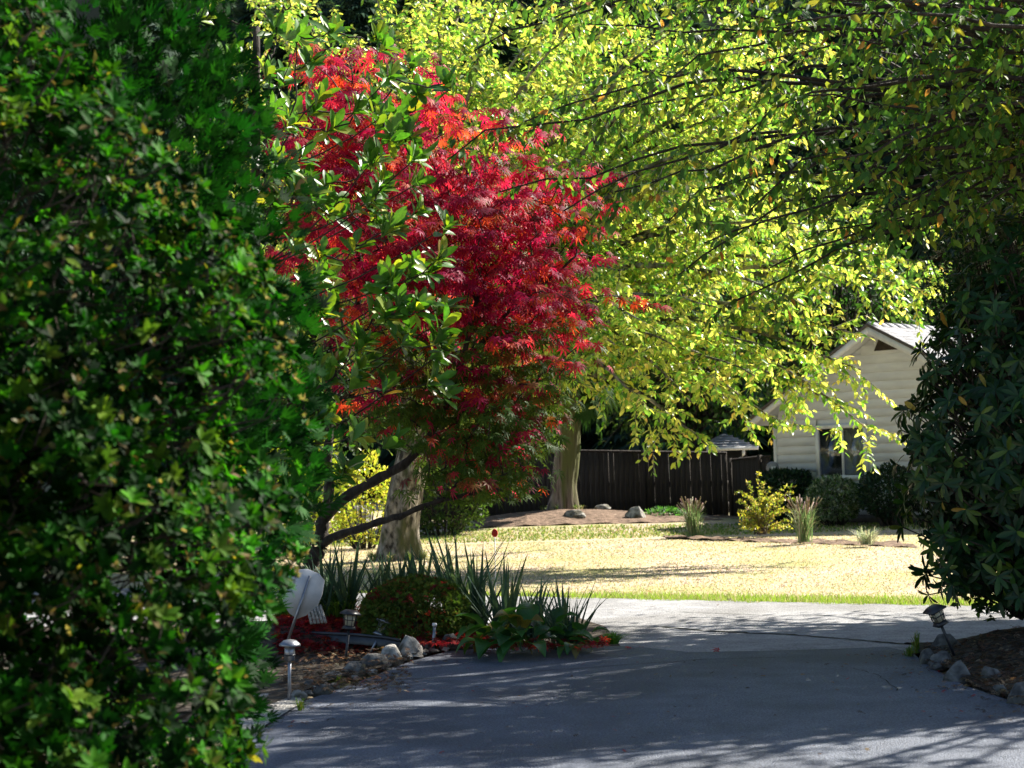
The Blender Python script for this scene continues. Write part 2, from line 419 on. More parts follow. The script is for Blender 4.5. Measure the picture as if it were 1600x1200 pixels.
def spray_tree(root, limbs, rng, wood, shoot_len, shoot_step, leaf_step, leaf_len, hang, palette, weights, r0, t0=.25, droop=.25, up=.3, sub=1, taper=.012):
    """limbs: polylines. Adds the wood of limbs and shoots to `wood`; returns the arrays of the leaves along the shoots."""
    pos, X, Z = [], [], []
    def leaves(pl, step):
        seg = np.linalg.norm(np.diff(pl, axis=0), axis=1)
        L = np.concatenate([[0], np.cumsum(seg)])
        if L[-1] < step:
            return
        s = np.arange(step * .5, L[-1], step) + rng.uniform(-.3, .3, len(np.arange(step * .5, L[-1], step))) * step
        q = np.stack([np.interp(s, L, pl[:, k]) for k in range(3)], 1)
        t = unit(np.stack([np.interp(np.minimum(s + .02, L[-1]), L, pl[:, k]) - np.interp(np.maximum(s - .02, 0), L, pl[:, k]) for k in range(3)], 1))
        side = unit(np.cross(t, np.array((0, 0, 1.0)))) * np.where(np.arange(len(s)) % 2, 1, -1)[:, None]
        d = t * .45 + side * .8 + rng.normal(0, .35, (len(s), 3)) + np.array((0, 0, -hang))
        pos.append(q); X.append(d)
        Z.append(np.array((0, 0, .8)) + rng.normal(0, .55, (len(s), 3)) + side * .3)
    for pl in limbs:
        n = len(pl)
        L = np.concatenate([[0], np.cumsum(np.linalg.norm(np.diff(pl, axis=0), axis=1))])
        rr = r0 * (1 - L / L[-1]) ** 1.1 * min(1, L[-1] / 6) + taper
        wood.tube(pl, rr, 6)
        s = t0 * L[-1]
        while s < L[-1]:
            q = np.array([np.interp(s, L, pl[:, k]) for k in range(3)])
            q2 = np.array([np.interp(min(s + .1, L[-1]), L, pl[:, k]) for k in range(3)])
            t = unit(q2 - q + 1e-6)
            d = unit(t * .55 + rng.normal(0, .6, 3) + np.array((0, 0, up * rng.uniform(-.4, 1))))
            ln = shoot_len * rng.uniform(.5, 1.25) * (1.1 - .45 * s / L[-1])
            e = q + d * ln + np.array((0, 0, -droop * ln * rng.uniform(.3, 1.2)))
            sh = wobble(bez(q, q + d * ln * .55, e, 6), .02 * ln, rng)
            wood.tube(sh, np.linspace(taper * .55, taper * .22, 6), 3, cap=False)
            leaves(sh, leaf_step)
            for _ in range(sub):
                a = sh[rng.integers(1, 4)]
                d2 = unit(d * .6 + rng.normal(0, .7, 3) + np.array((0, 0, -droop)))
                l2 = ln * rng.uniform(.35, .65)
                sh2 = wobble(bez(a, a + d2 * l2 * .5, a + d2 * l2 + np.array((0, 0, -droop * l2 * .7)), 5), .02 * l2, rng)
                wood.tube(sh2, np.linspace(taper * .35, taper * .15, 5), 3, cap=False)
                leaves(sh2, leaf_step)
            s += shoot_step * rng.uniform(.6, 1.4)
        leaves(pl[-4:], leaf_step)
    pos = np.concatenate(pos); X = np.concatenate(X); Z = np.concatenate(Z)
    size = leaf_len * rng.uniform(.7, 1.2, len(pos))
    return pos, X, Z, size, pick(rng, palette, weights, len(pos))

def sun_gap(pos):  # shapes the crowns along the sun's path to let light streaks through
    """False for leaves cut away so that streaks of sun reach the driveway"""
    xg = pos[:, 0] - to_sun.x / to_sun.z * pos[:, 2]; yg = pos[:, 1] - to_sun.y / to_sun.z * pos[:, 2]
    w = np.array([.24 + .22 * noise.noise(Vector((a * .9, b * 1.1, 3))) for a, b in zip(xg, pos[:, 2])])
    w2 = np.array([.07 + .18 * noise.noise(Vector((a * 1.1, b * 1.3, 9))) for a, b in zip(xg, pos[:, 2])])
    return (np.abs(yg - 10.75 - .10 * np.sin(xg * 1.1)) > w) & (np.abs(yg - 12.2 - .1 * np.sin(xg)) > w2)

def shell_points(rng, c, r, n, depth=.35, lump=.16, freq=2.2, zmin=None, face=None):
    """points spread through the outer shell of a lumpy ellipsoid and the outward directions there"""
    out_p, out_d = [], []
    c = np.asarray(c, float); r = np.asarray(r, float)
    while len(out_p) < n:
        d = unit(rng.normal(0, 1, 3))
        if face is not None and np.dot(d, face) < -.25:
            continue
        k = 1 + lump * 1.6 * noise.noise(Vector(d * freq + c)) + lump * .7 * noise.noise(Vector(d * freq * 2.7 - c))
        f = k * (1 - depth * rng.random() ** 1.6)
        p = c + d * r * f
        if zmin is not None and p[2] < zmin:
            continue
        out_p.append(p); out_d.append(unit(d / r))
    return np.array(out_p), np.array(out_d)

def rosettes(rng, c, axis, n, tilt=1.05, spread=.3):
    """n leaves in a whorl round each axis"""
    N = len(c)
    ref = np.tile(np.array((.3, .2, 1.0)), (N, 1)); u = unit(np.cross(axis, ref)); v = np.cross(axis, u)
    a = (np.arange(n)[None] * 2 * math.pi / n + rng.uniform(0, 6.28, (N, 1)) + rng.uniform(-.3, .3, (N, n)))[..., None]
    tl = (tilt + rng.normal(0, spread, (N, n)))[..., None]
    rad = u[:, None] * np.cos(a) + v[:, None] * np.sin(a)
    X = axis[:, None] * np.cos(tl) + rad * np.sin(tl)
    Z = axis[:, None] * np.sin(tl) - rad * np.cos(tl)
    return np.repeat(c, n, 0), X.reshape(-1, 3), Z.reshape(-1, 3)

# ------------------------------------------------------------------ the ground
def ground_z(x, y):
    x = np.asarray(x, float); y = np.asarray(y, float)
    z = -0.10 * smooth(12.9, 13.6, y) - 0.10 * smooth(17.5, 25, y)
    m = np.exp(-((x - MOUND[0]) / 3.2) ** 2 - ((y - MOUND[1]) / 2.0) ** 2)
    z = z + .38 * m
    z = z + 85 * smooth(85, 175, y)
    return z
MOUND = P(880, 790, 41.5)[:2]

def grid_sheet(name, xs, ys, zfun, mat, lift=0.0, kind='structure', parent=None):
    X, Y = np.meshgrid(xs, ys)
    Zv = zfun(X, Y) + lift
    nx = len(xs); ny = len(ys)
    i = (np.arange(ny - 1)[:, None] * nx + np.arange(nx - 1)[None]).ravel()
    return MB().add(np.stack([X, Y, Zv], -1).reshape(-1, 3), [np.stack([i, i + 1, i + nx + 1, i + nx], 1)]).build(name, mat, parent, True, kind=kind)

grid_sheet('ground', np.r_[-300:-40:20, -40:40:41j, 60:300:13j], np.r_[-60:4:9j, 6:60:82j, 64:88:7j, 92:180:24j, 200:600:6j], ground_z, M['lawn'], -.03)
# the wooded slope far behind
grid_sheet('wooded_hill', np.linspace(-200, 220, 60), np.linspace(92, 178, 40), lambda X, Y: ground_z(X, Y) + 2.6 + 1.5 * np.sin(X * .7 + Y) * np.sin(Y * .53), M['forest_floor'])

def poly_sheet(name, pts, z, mat, kind='structure', parent=None, nsub=1):
    pts = np.array(pts, float)
    bm = bmesh.new()
    vs_ = [bm.verts.new((p[0], p[1], 0)) for p in pts]
    bm.faces.new(vs_)
    bmesh.ops.triangulate(bm, faces=bm.faces[:])
    for _ in range(nsub):
        bmesh.ops.subdivide_edges(bm, edges=bm.edges[:], cuts=1, use_grid_fill=True)
    for v in bm.verts:
        v.co.z = z(v.co.x, v.co.y) if callable(z) else z
    me = bpy.data.meshes.new(name); bm.to_mesh(me); bm.free()
    at = me.color_attributes.new('Col', 'FLOAT_COLOR', 'POINT')
    at.data.foreach_set('color', np.ones(len(me.vertices) * 4, np.float32))
    me.materials.append(mat)
    return link(name, me, parent, None, kind)

# the lane beyond the driveway (far edge from the photo) and the driveway up to the crest
far_l, far_r = G(930, 935, -.1), G(1460, 946, -.1)
k = (far_r[1] - far_l[1]) / (far_r[0] - far_l[0])
fy = lambda x: far_l[1] + k * (x - far_l[0])
xs = np.linspace(-40, 40, 81)
ys_t = np.linspace(0, 1, 12)
def road_sheet():
    X = np.tile(xs, (12, 1)); Y = 12.6 + (fy(X) - 12.6) * ys_t[:, None]
    Zv = -0.10 * smooth(12.9, 13.6, Y) + .006
    i = (np.arange(11)[:, None] * 81 + np.arange(80)[None]).ravel()
    return MB().add(np.stack([X, Y, Zv], -1).reshape(-1, 3), [np.stack([i, i + 1, i + 82, i + 81], 1)]).build('road', M['road'], None, True, kind='structure')
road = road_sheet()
dl = [G(*q)[:2] for q in ((395, 1133), (470, 1100), (560, 1068), (640, 1036), (700, 1020), (770, 1014), (860, 1012), (990, 1012))]
dr = [G(*q)[:2] for q in ((1425, 1022), (1455, 1046), (1510, 1075), (1600, 1105))]
crest = [np.array((x, 13.02 + .05 * math.sin(x * 2.1))) for x in np.linspace(dl[-1][0] + .4, dr[0][0] - .1, 10)]
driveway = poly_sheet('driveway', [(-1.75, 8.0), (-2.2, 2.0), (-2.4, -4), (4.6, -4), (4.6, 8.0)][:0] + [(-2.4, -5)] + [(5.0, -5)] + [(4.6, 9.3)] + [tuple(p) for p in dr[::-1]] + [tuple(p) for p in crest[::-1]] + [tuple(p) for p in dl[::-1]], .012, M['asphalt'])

def crack(parent, pix, z, w=.018, seed=0):
    rng = np.random.default_rng(seed)
    pts = [G(*p, z) for p in pix]
    pl = []
    for a, b in zip(pts[:-1], pts[1:]):
        n = max(2, int(np.linalg.norm(b - a) / .08))
        for t in np.linspace(0, 1, n, endpoint=False):
            pl.append(a + (b - a) * t + np.r_[rng.normal(0, .012, 2), 0])
    pl = np.array(pl)
    d = unit(np.gradient(pl, axis=0)); s = np.c_[-d[:, 1], d[:, 0], np.zeros(len(d))] * (w * rng.uniform(.3, 1, len(pl)))[:, None]
    V = np.concatenate([pl + s, pl - s]); n = len(pl); i = np.arange(n - 1)
    MB().add(V, [np.stack([i, i + 1, i + 1 + n, i + n], 1)]).build('crack', M['crack'], parent)
crack(road, [(1035, 979), (1100, 985), (1250, 992), (1440, 1008)], -.089, .035, 1)
crack(road, [(1040, 955), (1200, 961), (1420, 962)], -.089, .012, 2)
crack(driveway, [(560, 1066), (760, 1054), (930, 1042), (1100, 1030), (1230, 1026)], .017, .009, 3)
crack(driveway, [(1335, 1044), (1375, 1056), (1410, 1082)], .017, .005, 5)

# planting beds
def bed_z(x, y):
    return .035 - .10 * float(smooth(12.9, 13.6, y)) + .22 * float(smooth(13.85, 14.5, y)) * float(smooth(.1, -.8, x)) * float(1 - smooth(15.3, 15.9, y)) + .02 * math.sin(x * 3.1 + y) * math.sin(y * 2.3)
poly_sheet('planting_bed', [(-9, 7.6)] + [tuple(p + np.array((-.12, .02))) for p in dl[:3]] + [tuple(p + np.array((0, .05))) for p in dl[3:]] + [tuple(G(980, 1005)[:2]), tuple(G(945, 986, -.1)[:2]), tuple(G(900, 968, -.1)[:2]), (-.9, 15.2), (-2, 15.6), (-9, 16)], bed_z, M['soil'], nsub=4)
poly_sheet('gravel_edge', [tuple(G(400, 1150)[:2]), tuple(G(475, 1103)[:2]), tuple(G(455, 1085)[:2]), tuple(G(380, 1095)[:2]), tuple(G(330, 1150)[:2])], .030, M['gravel'])
def bed_r(x, y):
    return .035 - .09 * float(smooth(12.9, 13.6, y)) + .15 * float(smooth(3.0, 3.9, x)) * float(smooth(9.5, 11, y)) * float(1 - smooth(12.6, 13.7, y)) + .02 * math.sin(5 * x) * math.sin(4 * y)
poly_sheet('planting_bed', [tuple(p + np.array((.04, 0))) for p in dr] + [(4.7, 9.0), (12, 8), (12, 14.0), (4.4, 13.9), (3.4, 13.45), (3.02, 13.2)], bed_r, M['soil'], nsub=3)
# bark mulch on the mound and along the row of young plants
mm = MOUND
poly_sheet('mulch_bed', [(mm[0] + 4.6 * math.cos(a) * (1 + .08 * math.sin(3 * a)), mm[1] + 2.5 * math.sin(a) * (1 + .1 * math.cos(2 * a))) for a in np.linspace(0, 2 * math.pi, 24, endpoint=False)], lambda x, y: float(ground_z(x, y)) - .012 + .025 * math.sin(7 * x) * math.sin(5 * y), M['mulch'], nsub=2)
sp = [G(1040, 838, -.2), G(1420, 850, -.2)]
rngm = np.random.default_rng(5)
strip = [(sp[0] + (sp[1] - sp[0]) * t)[:2] + np.array((0, .55 + .25 * rngm.random())) for t in np.linspace(0, 1, 14)] + [(sp[0] + (sp[1] - sp[0]) * t)[:2] - np.array((0, .45 + .3 * rngm.random())) for t in np.linspace(1, 0, 14)]
poly_sheet('mulch_strip', [tuple(p) for p in strip], lambda x, y: -.205 + .03 * math.sin(9 * x) * math.sin(6 * y), M['mulch'], nsub=2)
spl = [G(430, 830, -.2), G(640, 822, -.2)]
poly_sheet('mulch_patch', [(spl[0][0], spl[0][1] - 1.5), (spl[1][0], spl[1][1] - 1.5), (spl[1][0], spl[1][1] + 5), (spl[0][0], spl[0][1] + 5)], -.215, M['mulch'], nsub=1)

# grass blades on the lawn, denser and greener along the lane
def blades(name, n, x0, x1, y0f, y1f, h, palette, w, seed, lean=.35, wid=.008, bias=1.0):
    rng = np.random.default_rng(seed)
    x = rng.uniform(x0, x1, n); y = y0f(x) + (y1f(x) - y0f(x)) * rng.random(n) ** bias
    p = np.stack([x, y, ground_z(x, y) - .03], 1)
    X = np.c_[rng.normal(0, lean, (n, 2)), np.ones(n)]
    Zn = np.c_[rng.normal(0, 1, (n, 2)), np.zeros(n)]
    hh = h * rng.uniform(.5, 1.3, n)
    return MB().add(*scatter(BLADE, p, X, Zn, hh, pick(rng, palette, w, n, .3), wid / hh * (1 + (y - 16) / 14))).build(name, M['grass'], None, kind='stuff')
STRAW, PALE, GRN, LIME = (.53, .43, .34), (.62, .54, .46), (.30, .33, .12), (.27, .42, .05)
tag(blades('lawn_grass', 70000, -6.5, 9, lambda x: fy(x) + .1, lambda x: 34 + 0 * x, .030, [STRAW, PALE, GRN, (.40, .40, .2)], [5, 5, 1.6, 2.5], 11, 1.0, .012, 1.5), 'dry straw coloured lawn grass beyond the lane', 'grass')
tag(blades('verge_grass', 26000, -5, 6.5, lambda x: fy(x) - .10 + .07 * np.sin(x * 7) + .05 * np.sin(x * 17), lambda x: fy(x) + 1.1, .085, [LIME, GRN, STRAW], [6, 3, 1.2], 12, .5, .010, 1.8), 'bright green grass verge along the edge of the lane', 'grass')
tag(blades('shade_grass', 9000, -4, 9, lambda x: 34.5 + 0 * x, lambda x: 39 + 0 * x, .06, [GRN, (.12, .22, .03), STRAW], [5, 4, 2], 13, .5, .016), 'short green grass in front of the fence and house', 'grass')

# ------------------------------------------------------------------ house
TH = math.radians(45)
HL = G(1217, 815, -.2)
ux = np.array((math.cos(TH), -math.sin(TH), 0)); uy = np.array((math.sin(TH), math.cos(TH), 0))
def on_gable(px, py, out=0.0):
    """(s, z) on the gable plane, or on a plane `out` metres in front of it"""
    v = R @ Vector(((px - 800) / FPX, -(py - 600) / FPX, -1)); v = np.array(v)
    o = np.array((0, 0, CAM_Z)); c = HL - uy * out
    t = np.dot(c - o, uy) / np.dot(v, uy)
    p = o + v * t
    return np.dot(p - HL, ux), p[2] + .2
house = thing('house', 'pale board sided house with a gable and grey shingle roof', 'house', HL, (0, 0, -TH))
OH = .5
AS, AZ = on_gable(1357, 507, OH)
_, _zl = on_gable(1198, 640, OH); EZ = _zl
_s, _z = on_gable(1460, 559, OH)
ML = (AZ - EZ) / AS; MR = (AZ - _z) / (_s - AS)
WID = 6.6; DEP = 10.0
roof_z = lambda s: AZ - (AS - s) * ML if s < AS else AZ - (s - AS) * MR
T_R = .10   # the roof build-up hangs below this line
wt = lambda s: roof_z(s) - T_R - .03
wall_poly = [(0, 0), (WID, 0), (WID, wt(WID)), (AS, wt(AS)), (0, wt(0))]
V = np.array([(s, .03, z) for s, z in wall_poly] + [(s, DEP, z) for s, z in wall_poly])
MB().add(V, [np.array([(0, 1, 2, 3, 4)]), np.array([(9, 8, 7, 6, 5)]), np.array([(0, 4, 9, 5), (1, 6, 7, 2)])]).build('wall', M['siding'], house)
w0, wz0 = on_gable(1283, 743); w1, wz1 = on_gable(1350, 668)
mbf = MB().box((WID / 2, -.01, .09), (WID + .06, .12, .18)); mbf.build('foundation', M['trim_dark'], house)
rng = np.random.default_rng(21)
zb, i = .17, 0
while zb < wt(AS) - .12:
    zt = zb + .2
    lo, hi = 0.0, WID
    zc = min(zt, wt(AS) - .02)
    if zc > wt(0):
        lo = AS - (wt(AS) - zc) / ML
    if zc > wt(WID):
        hi = AS + (wt(AS) - zc) / MR
    segs = [(lo, hi)]
    if zt > wz0 - .12 and zb < wz1 + .12:
        segs = [(lo, w0 - .085), (w1 + .085, hi)]
    for a, b in segs:
        n = max(3, int((b - a) / .09))
        s = np.linspace(a, b, n)
        zz = np.array([zb + .008 * noise.noise(Vector((q * 1.6, i * 3.7, 0))) + .006 * noise.noise(Vector((q * 6, i * 2.1, 4))) for q in s])
        V = np.concatenate([np.c_[s, np.full(n, -.022), zz], np.c_[s, np.full(n, .012), np.full(n, zt + .02)], np.c_[s, np.full(n, .004), zz]])
        k = np.arange(n - 1)
        MB().add(V, [np.stack([k, k + 1, k + 1 + n, k + n], 1), np.stack([k + 2 * n, k + 1 + 2 * n, k + 1, k], 1)], np.ones(3) * rng.uniform(.95, 1.03)).build('siding_board', M['siding'], house)
    zb += .2; i += 1
MB().box((-.015, 0, wt(0) / 2 + .1), (.07, .08, wt(0) - .2)).build('corner_board', M['white'], house)
# window: frame, panes, curtain
win = MB()
win.box(((w0 + w1) / 2, -.03, wz1 + .045), (w1 - w0 + .17, .07, .09)).box(((w0 + w1) / 2, -.035, wz0 - .05), (w1 - w0 + .19, .09, .10))
win.box((w0 - .042, -.03, (wz0 + wz1) / 2), (.084, .07, wz1 - wz0)).box((w1 + .042, -.03, (wz0 + wz1) / 2), (.084, .07, wz1 - wz0))
win = win.build('window', M['white'], house)
mid = w0 + (w1 - w0) * .52
MB().box((mid, -.012, (wz0 + wz1) / 2), (.05, .05, wz1 - wz0)).build('mullion', M['white'], win)
for a, b in ((w0, mid - .025), (mid + .025, w1)):
    MB().box(((a + b) / 2, 0, (wz0 + wz1) / 2), (b - a, .008, wz1 - wz0)).build('pane', M['glass'], win)
MB().box(((w0 + w1) / 2, .022, (wz0 + wz1) / 2), (w1 - w0, .004, wz1 - wz0)).build('dark_room_sheet', M['dark_room'], win)  # flat near-black sheet stands in for the unlit room
cu = MB(); n = 40
s = np.linspace(mid + .03, w1 - .01, n); yy = .013 + .004 * np.sin(np.arange(n) * 1.3)
V = np.concatenate([np.c_[s, yy, np.full(n, wz0 + .01)], np.c_[s, yy, np.full(n, wz1 - .01)]]); k = np.arange(n - 1)
cu.add(V, [np.stack([k, k + 1, k + 1 + n, k + n], 1)]).build('curtain', M['curtain'], win)
# vent in the gable peak
vz = wt(AS) - .06
MB().add([(AS, -.03, vz), (AS - .38 / ML * .3, -.03, vz - .38), (AS + .38 / MR * .8, -.03, vz - .38), (AS, .01, vz), (AS - .34 / ML * .3, .01, vz - .38), (AS + .34 / MR, .01, vz - .38)],
         [np.array([(0, 1, 2)]), np.array([(0, 3, 4, 1), (1, 4, 5, 2), (2, 5, 3, 0)])]).build('attic_vent', M['vent'], house)
# roof: deck, courses of shingles, ridge caps, rake boards
def slope(s):
    return (s, roof_z(s))
SL, SR = -.45, WID + .45
dk = MB()
for a, b in ((SL, AS), (AS, SR)):
    za, zb_ = roof_z(a), roof_z(b)
    V = [(a, -OH, za), (b, -OH, zb_), (b, DEP + .4, zb_), (a, DEP + .4, za)]
    V2 = [(q[0], q[1], q[2] - T_R) for q in V]
    dk.add(V + V2, [np.array([(0, 1, 2, 3), (7, 6, 5, 4), (0, 4, 5, 1), (1, 5, 6, 2), (2, 6, 7, 3), (3, 7, 4, 0)])])
roof = dk.build('roof', M['siding'], house)
rng = np.random.default_rng(3)
for sgn, m_, end in ((1, MR, SR), (-1, ML, SL)):
    ln = abs(end - AS) * math.hypot(1, m_)
    nrow = int(ln / .17)
    for r in range(nrow):
        q0 = r * .17 / math.hypot(1, m_); q1 = (r + 1) * .17 / math.hypot(1, m_) + .02
        mb = MB()
        y = -OH - .02
        while y < DEP + .4:
            w = rng.uniform(.28, .36); sh = np.ones(3) * rng.uniform(.8, 1.08)
            V = [(AS + sgn * q0, y, AZ - m_ * q0 + .012), (AS + sgn * q1, y, AZ - m_ * q1 + .03), (AS + sgn * q1, y + w - .006, AZ - m_ * q1 + .03), (AS + sgn * q0, y + w - .006, AZ - m_ * q0 + .012), (AS + sgn * q1, y, AZ - m_ * q1 + .008), (AS + sgn * q1, y + w - .006, AZ - m_ * q1 + .008)]
            mb.add(V, [np.array([(0, 1, 2, 3), (1, 4, 5, 2)])], sh)
            y += w
        mb.build('shingle_course', M['shingle'], roof)
for r in range(30):
    y = -OH + r * .34
    mb = MB()
    q = .14
    V = [(AS - q, y, AZ - q * ML + .05), (AS, y, AZ + .07), (AS + q, y, AZ - q * MR + .05), (AS - q, y + .35, AZ - q * ML + .03), (AS, y + .35, AZ + .045), (AS + q, y + .35, AZ - q * MR + .03)]
    V += [(a, b, c - .03) for a, b, c in V]
    mb.add(V, [np.array([(0, 1, 4, 3), (1, 2, 5, 4), (0, 6, 7, 1), (1, 7, 8, 2), (3, 4, 10, 9), (4, 5, 11, 10), (2, 8, 11, 5), (0, 3, 9, 6)])], np.ones(3) * rng.uniform(.85, 1.1)).build('ridge_cap', M['shingle'], roof)
for a, b in ((SL, AS), (AS, SR)):
    za, zb_ = roof_z(a), roof_z(b)
    for nm, mt, y, t, top in (('rake_board', 'white', -OH - .035, .17, -.045), ('drip_edge', 'trim_dark', -OH - .06, .075, .03)):
        V = [(a, y, za + top), (b, y, zb_ + top), (b, y, zb_ + top - t), (a, y, za + top - t)]
        V2 = [(q[0], y + .03, q[2]) for q in V]
        MB().add(V + V2, [np.array([(3, 2, 1, 0), (4, 5, 6, 7), (0, 1, 5, 4), (1, 2, 6, 5), (2, 3, 7, 6), (3, 0, 4, 7)])]).build(nm, M[mt], house)

# ------------------------------------------------------------------ fence, meter, shed
def fence(name, label, A, B, ztA, ztB, seed):
    f = thing(name, label, 'fence', (A[0], A[1], -.2))
    rng = np.random.default_rng(seed)
    d = np.array((B[0] - A[0], B[1] - A[1])); ln = np.linalg.norm(d); d /= ln; rz = math.atan2(d[1], d[0])
    nrm = np.array((d[1], -d[0]))          # towards the camera
    n = int(ln / .142)
    me = {}
    for i in range(n):
        t = (i + .5) / n; h = ztA + (ztB - ztA) * t + .2 + rng.uniform(-.012, .012)
        p = d * ln * t + nrm * rng.uniform(0, .008)
        o = MB().box((0, 0, h / 2), (ln / n - rng.uniform(.003, .007), .02, h), 0, np.ones(3) * rng.uniform(.72, 1.15)).build('board', M['fence'], f, loc=(p[0], p[1], 0))
        o.rotation_euler = (rng.normal(0, .003), rng.normal(0, .004), rz)
    for hh in (.35, .9):
        p = d * ln / 2 - nrm * .03
        o = MB().box((0, 0, 0), (ln, .04, .09)).build('rail', M['fence'], f, loc=(p[0], p[1], hh)); o.rotation_euler = (0, 0, rz)
    V0 = np.array((0, 0, ztA + .2 + .02)); V1 = np.array((d[0] * ln, d[1] * ln, ztB + .2 + .02))
    MB().tube([V0, V1], .035, 4).build('cap_rail', M['fence'], f)
    for i in range(int(ln / 2.4) + 1):
        t = min(i * 2.4, ln); h = ztA + (ztB - ztA) * t / ln + .27; p = d * t + nrm * .05
        o = MB().box((0, 0, h / 2), (.09, .09, h)).build('post', M['fence'], f, loc=(p[0], p[1], 0)); o.rotation_euler = (0, 0, rz)
    return f
fa, fm, fb = P(640, 760, 47.0), P(1137, 760, 42.6), HL + np.array((-.12, .15, 0))
fence('plank_fence', 'long dark brown vertical plank fence behind the mossy cedar trunk', fa, fm, 1.80, 1.42, 31)
fence('plank_fence', 'short lower dark plank fence panel joining the house corner', fm + np.array((.12, -.05, 0)), fb, 1.24, 1.33, 32)
mp = P(1207, 731, HL[1] - .25)
meter = thing('electric_meter', 'grey round electric meter at the fence end beside the house corner', 'meter', mp)
mt = MB().lathe([(.0, -.05), (.15, -.05), (.15, .03), (.13, .05), (.13, .10), (.10, .13), (.0, .14)], 20).build('meter_dome', M['meter'], meter); mt.rotation_euler = (math.radians(90), 0, -.2)
MB().box((0, .06, -.22), (.26, .12, .30)).build('meter_box', M['meter'], meter)
MB().box((.01, -.145, 0), (.12, .006, .06)).build('dial_plate', M['white'], meter)

sc_ = P(1179, 697, 46.5)
shed = thing('garden_shed', 'grey roofed garden shed with white gutter behind the fence', 'shed', (sc_[0], sc_[1], -.2))
hz = sc_[2] + .2
MB().box((-.65, 1.6, hz / 2 - .05), (.95, 2.6, hz - .15)).build('wall', M['dark_room'], shed)
V = [(0, 0, hz), (-1.3, 0, hz), (-1.3, 3.2, hz), (0, 3.2, hz), (-.6, 1.6, hz + .38), (-.7, 1.6, hz + .38)]
V += [(a, b, c - .05) for a, b, c in V[:4]]
MB().add(V, [np.array([(0, 3, 4), (1, 5, 2)]), np.array([(0, 4, 5, 1), (2, 5, 4, 3), (9, 8, 7, 6)])], (1, 1, 1)).build('roof', M['shingle'], shed)
for r_ in range(5):
    t = r_ / 5.2; zz = hz + .38 * t + .014
    MB().tube([(-.6 * t + .02, 1.6 * t - .02, zz), (-1.3 + .6 * t, 1.6 * t - .02, zz)], .022, 4, np.ones(3) * (.75 + .1 * (r_ % 2))).build('shingle_course', M['shingle'], shed)
MB().box((-.65, -.06, hz - .05), (1.4, .11, .10)).box((.05, 1.6, hz - .05), (.11, 3.3, .10)).build('gutter', M['white'], shed)
MB().tube([(-.32, -.06, hz - .10), (-.32, -.05, hz - .22), (-.38, .0, hz - .32), (-.62, .2, hz - .44), (-.68, .24, hz - .55), (-.68, .26, .1)], .045, 8).build('downspout', M['white'], shed, True)

# ------------------------------------------------------------------ rocks
def rock(label, p, size, seed, mat='rock', group=None, rz=0, name='rock'):
    bm = bmesh.new(); bmesh.ops.create_icosphere(bm, subdivisions=3, radius=1)
    for v in bm.verts:
        d = v.co.normalized()
        k = 1 + .5 * noise.noise(d * 1.3 + Vector((seed * 3.1, seed, 0))) + .2 * noise.noise(d * 3.1 + Vector((0, seed * 2.3, seed))) + .07 * noise.noise(d * 8 + Vector((seed, 0, seed)))
        q = d * k
        for ax in ((.8, .3, .5), (-.5, .7, .45), (.1, -.8, .6), (0, .2, 1), (-.7, -.5, .2)):
            a = Vector(ax).normalized(); h = .56 + .16 * math.sin(seed * 1.7 + ax[0] * 9)
            e = q.dot(a) - h
            if e > 0:
                q -= a * e * .95
        v.co = Vector((q.x * size[0], q.y * size[1], q.z * size[2]))
    me = bpy.data.meshes.new(name); bm.to_mesh(me); bm.free()
    for f in me.polygons:
        f.use_smooth = True
    me.materials.append(M[mat])
    o = link(name, me, None, (p[0], p[1], p[2] + size[2] * .30)); o.rotation_euler = (0, 0, rz)
    return tag(o, label, 'rock', group)
g_l = 'rocks edging the bed with the path lights'
for i, (px, py, w, h, m_, lb) in enumerate([
    (468, 1088, 34, 20, 'rock_pale', 'pale flat rock beside the steel path light stake'),
    (505, 1080, 32, 24, 'rock', 'small rounded grey rock between the pale rock and the driveway edge'),
    (485, 1072, 26, 16, 'rock', 'little grey rock behind the small rounded edging rock'),
    (522, 1056, 36, 12, 'rock_pale', 'low white slab of rock in front of the upright black lantern'),
    (552, 1050, 58, 34, 'rock', 'large grey rock at the foot of the upright black lantern'),
    (586, 1038, 44, 32, 'rock', 'dark grey rock between the large grey rock and the pale humped rock'),
    (612, 1030, 40, 34, 'rock_pale', 'pale humped rock right of the tilted silver lantern'),
    (640, 1020, 54, 44, 'rock_pale', 'tall tan topped boulder at the end of the black edging'),
    (662, 1010, 32, 26, 'rock', 'small grey rock tucked behind the tall tan topped boulder'),
    (672, 1004, 40, 28, 'rock', 'olive grey rock left of the capped grey stake'),
    (702, 1009, 36, 28, 'rock', 'smooth olive rock right of the capped grey stake'),
    (724, 1005, 28, 20, 'rock', 'grey rock below the round clipped bush'),
    (746, 1008, 28, 14, 'rock_pale', 'flat pale rock beside the hosta leaves'),
    (612, 1059, 10, 6, 'rock', 'single dark pebble lying on the driveway')]):
    p = G(px, py, .03); s = p[1] / FPX
    rock(lb, p, (w * s * .52, w * s * .46, h * s * .62), i + 2, m_, g_l if i < 13 else None, i * .7)
rng = np.random.default_rng(77)
for i in range(34):
    t = rng.uniform(0, 1); k_ = t * (len(dl) - 4); j = int(k_); q = dl[j] + (dl[j + 1] - dl[j]) * (k_ - j)
    q = q + np.array((-abs(rng.normal(0, .09)) - .02, rng.normal(.03, .05))); w = rng.uniform(.018, .055)
    rock('small broken stone in the rubble between edging rocks and driveway', np.array((q[0], q[1], .03)), (w, w * rng.uniform(.6, 1), w * rng.uniform(.4, .75)), 200 + i, rng.choice(['rock', 'rock', 'rock_pale', 'gravel']), 'small stones along the driveway edge', rng.uniform(0, 6), 'stone')
